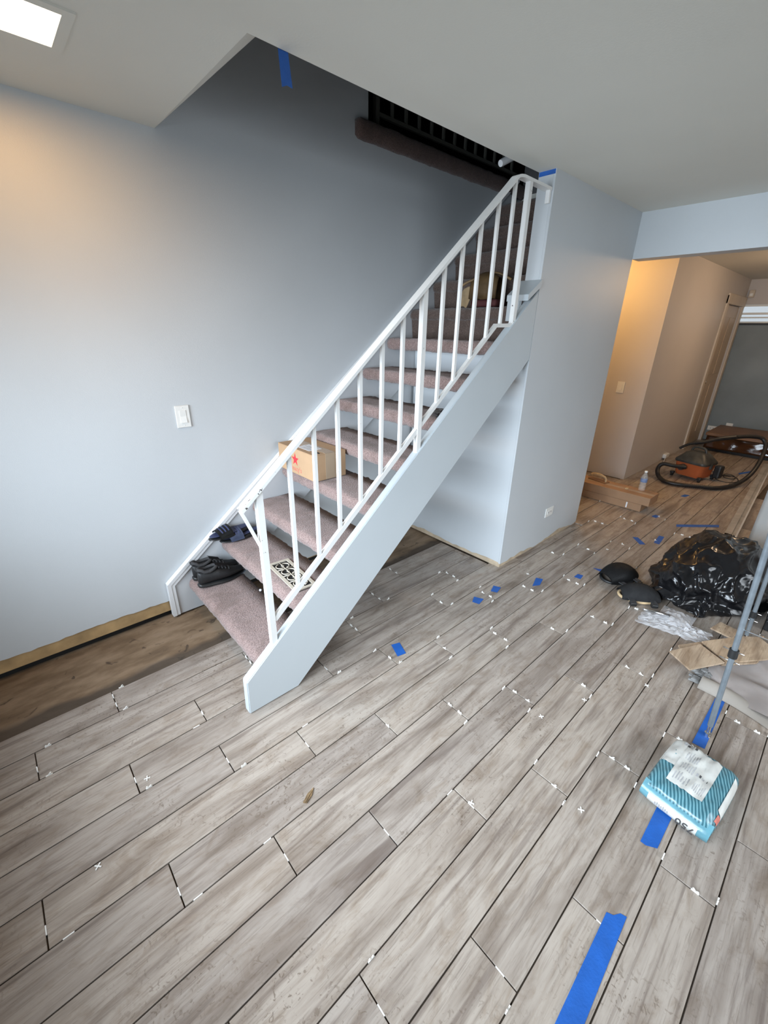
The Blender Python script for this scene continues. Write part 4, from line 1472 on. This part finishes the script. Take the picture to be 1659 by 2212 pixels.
dro = dr.build('trim_1', 'casing')
tag(dro, kind='structure')
dd = MB().box((7.985, -0.33, 0.01), (8.855, -0.29, 2.055), 0.002, 1).build('door_2', 'door')
tag(dd, kind='structure')
mm = MB()
for (z0, z1) in ((0.2, 0.95), (1.1, 1.9)):
    for x0 in (8.07, 8.46):
        mm.box((x0, -0.338, z0), (x0 + 0.31, -0.329, z1), 0.004, 1)
mm.build('raised_panels', 'door', dd)
MB().lathe([(0.0, 0.0), (0.022, 0.0), (0.026, 0.015), (0.018, 0.035), (0.0, 0.04)], 14).build('door_knob', 'steel', dd, smooth=True)
bpy.data.objects['door_knob'].location = (8.06, -0.33, 1.0)
bpy.data.objects['door_knob'].rotation_euler = (math.radians(90), 0, 0)

# long metal track lying on the floor
a0, a1 = fl(1548, 1182), fl(1659, 987)
b0 = fl(1574, 1184)
u = (a1 - a0).normalized()
v = Vector((u.y, -u.x, 0))
tk = thing('metal_track', 'long grey metal track lying along the hall floor past the bag', 'track', a0)
B = basis(a0 - u * 0.25, u, -v)
LT = 3.85
m = MB().box((0, -0.088, 0.0), (LT, 0, 0.012)).box((0, -0.092, 0.0), (LT, -0.082, 0.030)).box((0, -0.050, 0.012), (LT, -0.044, 0.022)).build('channel', 'track')
m.data.transform(B)
child(m, tk)
m = MB().box((0, -0.0935, 0.030), (LT, -0.0805, 0.033)).build('edge_strip', 'skirt')
m.data.transform(B)
child(m, tk)

# ------------------------------------------------------------------ black bin bag
bgp = Vector((3.40, -1.69, 0))
bm = bmesh.new()
bmesh.ops.create_icosphere(bm, subdivisions=6, radius=1.0)
for vtx in bm.verts:
    d = vtx.co.normalized()
    x, y, z = d
    f = 1.0
    rid = lambda s, o_: 1.0 - abs(noise.noise(d * s + Vector((o_, o_ * 1.7, 3.1)))) * 2.0
    f += 0.14 * noise.noise(d * 1.5 + Vector((4, 2, 9)))
    ds = Vector((d.x * 1.2 + 0.5 * d.z, d.y * 2.6, d.z * 1.5 - 0.4 * d.x))
    rid2 = lambda s_, o_: 1.0 - abs(noise.noise(ds * s_ + Vector((o_, o_ * 1.7, 3.1)))) * 2.0
    f += 0.12 * rid2(0.95, 1.0) ** 2 + 0.055 * rid2(1.9, 7.0) ** 3 + 0.012 * rid2(4.0, 3.0) ** 4
    # gathered tail toward the far right
    px, py, pz = x * 0.385 * f, y * 0.275 * f, z * 0.235 * f + 0.12
    if x > 0.35 and z > 0:
        pz += 0.06 * (x - 0.35)
    if z < -0.2:
        k_ = 1.12
        px *= k_
        py *= k_
    pz = max(pz, 0.004 + 0.010 * abs(noise.noise(d * 7)))
    vtx.co = Vector((px, py, pz))
me = bpy.data.meshes.new('bin_bag')
bm.to_mesh(me)
bm.free()
for p in me.polygons:
    p.use_smooth = True
me.materials.append(M['bag'])
bg_ = thing('bin_bag', 'shiny black plastic bin bag slumped on the tiles', 'bin bag', bgp, -0.12)
link('bag_body', me, bg_)
# loose gathered mouth
mo = MB()
rings = []
for i in range(14):
    t = i / 13
    rr = 0.05 + 0.035 * t ** 1.5 - 0.02 * math.sin(math.pi * t)
    rg = []
    for k in range(40):
        a = 2 * math.pi * k / 40
        r2_ = rr * (1 + 0.35 * math.sin(5 * a + 2 * t) * t + 0.2 * math.sin(9 * a))
        rg.append((0.33 + 0.15 * t, 0.06 + r2_ * math.cos(a), 0.15 + 0.05 * t + r2_ * 0.7 * math.sin(a)))
    rings.append(rg)
mo.loft(rings)
mo.build('bag_mouth', 'bag', bg_, smooth=True)

# ------------------------------------------------------------------ knee pads


def knee_pad(label, loc, rz, s, mat, rim):
    t = thing('knee_pad', label, 'knee pad', loc, rz, 'knee pads beside the black bag')

    def sh(u, v):
        a = math.pi * v
        e = math.sin(math.pi * (0.08 + 0.84 * u))
        return (s * (0.30 * (u - 0.5)), s * 0.105 * math.cos(a) * (0.55 + 0.45 * e), s * (0.012 + 0.115 * math.sin(a) ** 0.8 * e ** 0.6))
    m = MB().grid(sh, 22, 20)
    bmesh.ops.solidify(m.bm, geom=m.bm.faces[:], thickness=0.012)
    m.build('shell', mat, t, smooth=True)
    pth = [(s * 0.15 * math.cos(a), s * 0.10 * math.sin(a), 0.012) for a in [2 * math.pi * k / 28 for k in range(28)]]
    MB().tube(pth, 0.010, 8, closed=True).build('rim', rim, t, smooth=True)
    for k, xx in enumerate((-0.07, 0.06)):
        MB().bar([(xx - 0.018, -0.10 * s - 0.0, 0.03), (xx, -0.10 * s, 0.028), (xx + 0.018, -0.10 * s, 0.03)], 0.035, 0.003).build('strap', 'black_soft', t)
        MB().box((xx - 0.02, -0.155 * s, 0.004), (xx + 0.02, -0.115 * s, 0.03), 0.006, 2).build('buckle', 'black_rubber', t)
    return t


knee_pad('black knee pad lying nearest the blue tape on the floor', (3.06, -1.215, 0.004), -0.35, 0.90, 'black', 'black_rubber')
knee_pad('worn charcoal knee pad with tan scuffed rim beside the bin bag', (2.905, -1.405, 0.004), -0.9, 0.80, 'black_soft', 'leather_pale')

# ------------------------------------------------------------------ rubbish: film, steel bar, drop cloth, tile offcuts
cf = fl(1448, 1350)


def crumple(u, v):
    x = -0.13 + 0.17 * v + 0.06 * u
    y = 0.16 - 0.36 * u
    h = 0.030 * (1 - (2 * u - 1) ** 4) * (1 - (2 * v - 1) ** 4)
    return (x + 0.02 * noise.noise(Vector((u * 9, v * 9, 1))), y + 0.02 * noise.noise(Vector((u * 8, v * 8, 7))), 0.004 + h * (0.3 + 1.2 * abs(noise.noise(Vector((u * 11, v * 7, 3))))))


o = MB().grid(crumple, 40, 24).build('plastic_wrap', 'film', None, smooth=False, local=cf)
tag(o, 'crumpled clear plastic wrap on the tiles below the bin bag', 'plastic wrap')
p0_, p1_ = fl(1388, 1315, 0.035), fl(1446, 1331, 0.035)
t = MB().tube([p0_, p0_ + (p1_ - p0_) * 0.08, p1_], [0.007, 0.0105, 0.0105], 14)
tag(t.build('steel_bar', 'steel', None, smooth=True), 'polished steel bar lying on the crumpled plastic wrap', 'steel bar')
q = fl(1478, 1318, 0.01)
o = MB().grid(lambda u_, v_: (-0.10 + 0.20 * u_, -0.09 + 0.18 * v_, 0.012 + 0.035 * (1 - (2 * u_ - 1) ** 2) * (1 - (2 * v_ - 1) ** 2) * (0.6 + abs(noise.noise(Vector((u_ * 6, v_ * 6, 0)))))), 20, 20).build('plastic_wrap', 'film', None, smooth=True, local=(2.83, -1.65, 0.0))
tag(o, 'puffed clear plastic bag against the foot of the bin bag', 'plastic bag')


def drop(u_, v_):
    # u along right-going direction, v away from the camera
    x = 2.30 + 0.62 * v_ + 0.05 * noise.noise(Vector((u_ * 3, v_ * 3, 2)))
    y = -1.90 - 0.62 * u_ - 0.10 * (1 - v_) * 0 + 0.03 * noise.noise(Vector((u_ * 3, v_ * 2, 8)))
    if u_ < 0.12:
        x += (0.12 - u_) * 1.2 * (1 - v_)
    fold = 0.5 + 0.5 * math.sin(9 * v_ + 5 * noise.noise(Vector((u_ * 2.2, v_ * 2.2, 1))) + 2.5 * u_)
    return (x, y, 0.004 + 0.020 * fold ** 2 + 0.010 * abs(noise.noise(Vector((u_ * 7, v_ * 7, 4)))))


m = MB().grid(drop, 50, 40)
bmesh.ops.solidify(m.bm, geom=m.bm.faces[:], thickness=0.0015)
o = m.build('drop_cloth', 'dropcloth', None, smooth=True)
tag(o, 'crumpled beige drop cloth spread under the tile offcuts', 'drop cloth')


def sheetf(u_, v_):
    x = 2.215 + 0.12 * v_ + 0.20 * (1 - u_) ** 2 * 0.3 + 0.03 * math.sin(4 * u_)
    y = -1.90 - 0.42 * u_
    return (x, y, 0.004 + 0.030 * math.sin(math.pi * v_) * (0.5 + 0.5 * math.sin(5 * u_ + 1)))


m = MB().grid(sheetf, 36, 10)
bmesh.ops.solidify(m.bm, geom=m.bm.faces[:], thickness=0.001)
o = m.build('kraft_paper', 'paper_sheet', None, smooth=True)
tag(o, 'curled cream paper sheet at the edge of the drop cloth', 'paper')

OFFG = 'tile offcuts piled on the drop cloth'


def offcut(label, px, z, mat='offcut', th=0.009):
    pts = [fl(x, y, z) for x, y in px]
    cc = sum((p for p in pts), Vector()) / len(pts)
    m = MB().prism([p - cc - Vector((0, 0, th)) for p in pts], (0, 0, th))
    bmesh.ops.bevel(m.bm, geom=m.bm.edges[:], offset=0.0008, segments=1, affect='EDGES')
    o = m.build('tile_offcut', mat, None, local=cc)
    return tag(o, label, 'tile offcut', OFFG)


offcut('square beige tile offcut leaning over the torn mortar, dark grain line across it', [(1446, 1406), (1490, 1446), (1566, 1431), (1513, 1391)], 0.062)
offcut('largest beige tile offcut, under the pole', [(1516, 1385), (1568, 1431), (1655, 1424), (1690, 1415), (1640, 1376), (1600, 1374)], 0.045)
offcut('small grey brown tile offcut touching the foot of the bin bag', [(1535, 1356), (1556, 1343), (1604, 1366), (1580, 1378)], 0.047)
offcut('thin tile offcut wedged below the square one', [(1465, 1393), (1512, 1386), (1530, 1392), (1470, 1402)], 0.030)
offcut('tile offcut half covered by the largest one', [(1560, 1436), (1635, 1432), (1640, 1428), (1590, 1418), (1552, 1430)], 0.033)
q = MB()
for k in range(26):
    px_, py_ = 1490 + random.uniform(0, 70), 1447 + random.uniform(0, 26)
    p = fl(px_, py_)
    s_ = random.uniform(0.008, 0.022)
    q.box(p + Vector((-s_, -s_, 0)), p + Vector((s_, s_ * 0.7, s_ * 0.8)), s_ * 0.2, 1)
o = q.build('mortar_rubble', 'rubble')
tag(o, 'grey mortar rubble between the tile offcuts and the drop cloth', 'rubble', kind='stuff')

# ------------------------------------------------------------------ standing poles of a rack at the right
rk = thing('pole_rack', 'grey metal pole rack with dark collars standing on the blue tape', 'rack', (1.985, -2.009, 0))
f0 = Vector((1.985, -2.009, 0.0))
f1 = Vector((1.985, -1.895, 1.72))


def along(a, b, t_):
    return a + (b - a) * t_


child(MB().tube([along(f0, f1, 0.035), f1], 0.0105, 14).build('post', 'pole', smooth=True, angle=40), rk)
child(MB().tube([f0, along(f0, f1, 0.012), along(f0, f1, 0.014), along(f0, f1, 0.04)], [0.013, 0.013, 0.007, 0.007], 14).build('foot', 'steel', smooth=True, angle=40), rk)
r0_ = Vector((2.90, -1.985, 0.0))
r1_ = Vector((2.90, -1.90, 1.72))
child(MB().tube([along(r0_, r1_, 0.03), r1_], 0.0105, 14).build('post', 'pole', smooth=True, angle=40), rk)
child(MB().tube([r0_, along(r0_, r1_, 0.012), along(r0_, r1_, 0.014), along(r0_, r1_, 0.035)], [0.013, 0.013, 0.007, 0.007], 14).build('foot', 'steel', smooth=True, angle=40), rk)
for A_, B_, t_ in ((f0, f1, 0.250), (f0, f1, 0.66), (r0_, r1_, 0.10), (r0_, r1_, 0.42)):
    c_ = along(A_, B_, t_)
    c2_ = along(A_, B_, t_ + 0.022)
    child(MB().tube([c_, c2_], 0.0165, 16).build('collar', 'black_rubber', smooth=True, angle=40), rk)
    for zz in (-0.02, 0.03):
        ctr = c_ + Vector((0, 0, zz))
        child(MB().tube([ctr + Vector((0, 0.038, 0)), ctr + Vector((0, -0.03 if zz < 0 else -0.032, 0))], 0.0028, 8).build('pin', 'steel', smooth=True), rk)
cw = along(f0, f1, 0.33)
child(MB().tube([cw, cw + Vector((0.0, -0.5, -0.004))], 0.0035, 8).build('cross_wire', 'steel', smooth=True), rk)

# hazy plastic sheet hanging at the right edge of the hall
m = MB().grid(lambda u_, v_: (4.22 + 0.035 * math.sin(11 * u_ + 2 * v_) * (0.4 + 0.6 * (1 - v_)), -1.745 - 1.0 * u_, 0.006 + 2.1 * v_), 40, 30)
bmesh.ops.solidify(m.bm, geom=m.bm.faces[:], thickness=0.0012)
o = m.build('plastic_sheet', 'sheet', None, smooth=True)
tag(o, 'hazy plastic sheet hanging across the hall behind the bin bag', 'plastic sheet')
# dark tool case at the right edge
tcx = thing('tool_case', 'low black tool case behind the pole next to the offcuts', 'tool case', (3.25, -2.22, 0))
child(MB().box((3.12, -2.40, 0.003), (3.42, -2.035, 0.075), 0.010, 2).build('case_base', 'black_rubber'), tcx)
child(MB().box((3.115, -2.405, 0.077), (3.425, -2.03, 0.105), 0.010, 2).build('case_lid', 'black_rubber'), tcx)
child(MB().box((3.24, -2.033, 0.06), (3.29, -2.022, 0.09), 0.003, 1).build('latch', 'steel'), tcx)

# ------------------------------------------------------------------ teal package on the floor
pc = Vector((1.635, -2.025, 0))
pk = thing('wipes_package', 'teal striped plastic package with a white printed label lying on the tiles', 'package', pc, -0.085)
PL, PW, PH = 0.335, 0.235, 0.092


def pillow(sx, sy, sz, nu=34, nv=26, seed=0, z0=0.0):
    """soft package: top and bottom sheets meeting at pinched sides"""
    def top(u_, v_):
        a, b_ = 2 * u_ - 1, 2 * v_ - 1
        pr = ((1 - abs(a) ** 5) * (1 - abs(b_) ** 5)) ** 0.35
        wr = 0.010 * noise.noise(Vector((a * 2.5, b_ * 5 + seed, seed))) + 0.004 * noise.noise(Vector((a * 6, b_ * 16, seed + 3)))
        x = sx / 2 * a * (1 - 0.045 * abs(b_) ** 3 * (1 if a > 0 else 0.3))
        y = sy / 2 * b_ * (1 - 0.05 * abs(a) ** 3)
        return (x, y, z0 + sz * 0.42 + sz * 0.58 * pr + wr * pr)

    def bot(u_, v_):
        a, b_ = 2 * u_ - 1, 2 * v_ - 1
        x, y, _ = top(u_, v_)
        pr = ((1 - abs(a) ** 7) * (1 - abs(b_) ** 7)) ** 0.3
        return (x, y, z0 + 0.003 + (sz * 0.42 - 0.003) * (1 - pr))
    return top, bot


ptop, pbot = pillow(PL, PW, PH, seed=2)
m = MB().grid(ptop, 40, 32).grid(pbot, 40, 32)
bmesh.ops.remove_doubles(m.bm, verts=m.bm.verts[:], dist=0.0015)
m.build('wrapper', 'teal', pk, smooth=True)


def patch(u0, u1, v0, v1, off, name, mat, nu=16, nv=16, slant=0.0):
    def f(u_, v_):
        x, y, z = ptop(u0 + (u1 - u0) * u_ + slant * (v_ - 0.5), v0 + (v1 - v0) * v_)
        return (x, y, z + off)
    return MB().grid(f, nu, nv).build(name, mat, pk, smooth=True)


patch(0.44, 0.985, 0.50, 0.985, 0.0012, 'white_panel', 'pkg_white', slant=0.0)
patch(0.20, 0.90, 0.27, 0.77, 0.0026, 'label', 'pkg_white')
for (u0, u1, v0, v1) in ((0.26, 0.40, 0.52, 0.74), (0.26, 0.40, 0.31, 0.46), (0.46, 0.60, 0.53, 0.73), (0.64, 0.80, 0.55, 0.73)):
    n_l = 6
    for k in range(n_l):
        vv = v0 + (v1 - v0) * k / n_l
        patch(u0, u1 - 0.02 * (k % 3), vv, vv + (v1 - v0) * 0.4 / n_l, 0.0034, 'print_line', 'ink_grey', 8, 1)
for k in range(4):
    uu, vv = 0.855 - 0.0 * k, 0.80 - 0.052 * k
    patch(uu, uu + 0.055, vv, vv + 0.034, 0.0030, 'care_symbol', 'ink' if k % 2 else 'ink_grey', 4, 4)
for k in range(4):
    uu, vv = 0.47 + 0.0 * k, 0.33 + 0.045 * k
    patch(uu + 0.01, uu + 0.055, vv, vv + 0.026, 0.0036, 'warning_symbol', 'ink' if k % 2 == 0 else 'ink_grey', 4, 4)


def side(u_, v_, off):
    """front (heel) side of the pack, faces -x"""
    b_ = 2 * u_ - 1
    y = -PW / 2 * b_ * 0.955
    z = 0.004 + 0.070 * v_
    x = -PL / 2 - 0.016 * math.sin(math.pi * min(1.0, v_ * 1.05)) + 0.020 * v_ ** 3 + 0.006 * abs(b_) ** 4
    return (x - off, y, z)


m = MB().grid(lambda u_, v_: side(u_, v_, 0.0), 24, 12)
m.build('end_wrapper', 'teal_plain', pk, smooth=True)
m = MB().grid(lambda u_, v_: side(0.13 + 0.72 * u_, 0.10 + 0.56 * v_, 0.0012), 20, 8)
m.build('end_label', 'pkg_white', pk, smooth=True)
m4 = basis((-PL / 2 - 0.0180, -0.044, 0.031), (0, 1, 0), (0.06, 0, -1))
text_mesh('lettering', '750', 0.040, 'ink', pk, m4)
mm = MB()
for k in range(7):
    yy = 0.012 + 0.007 * k
    mm.box((-PL / 2 - 0.0186, yy, 0.026 + 0.003 * (k % 2)), (-PL / 2 - 0.0150, yy + 0.003, 0.036 + 0.002 * (k % 3)))
mm.build('small_print', 'ink_grey', pk)
patch(0.26, 0.86, 0.004, 0.075, 0.0022, 'side_panel', 'pkg_white', 16, 6, 0.04)
patch(0.13, 0.24, 0.004, 0.050, 0.0024, 'red_mark', 'red_pale', 8, 5)
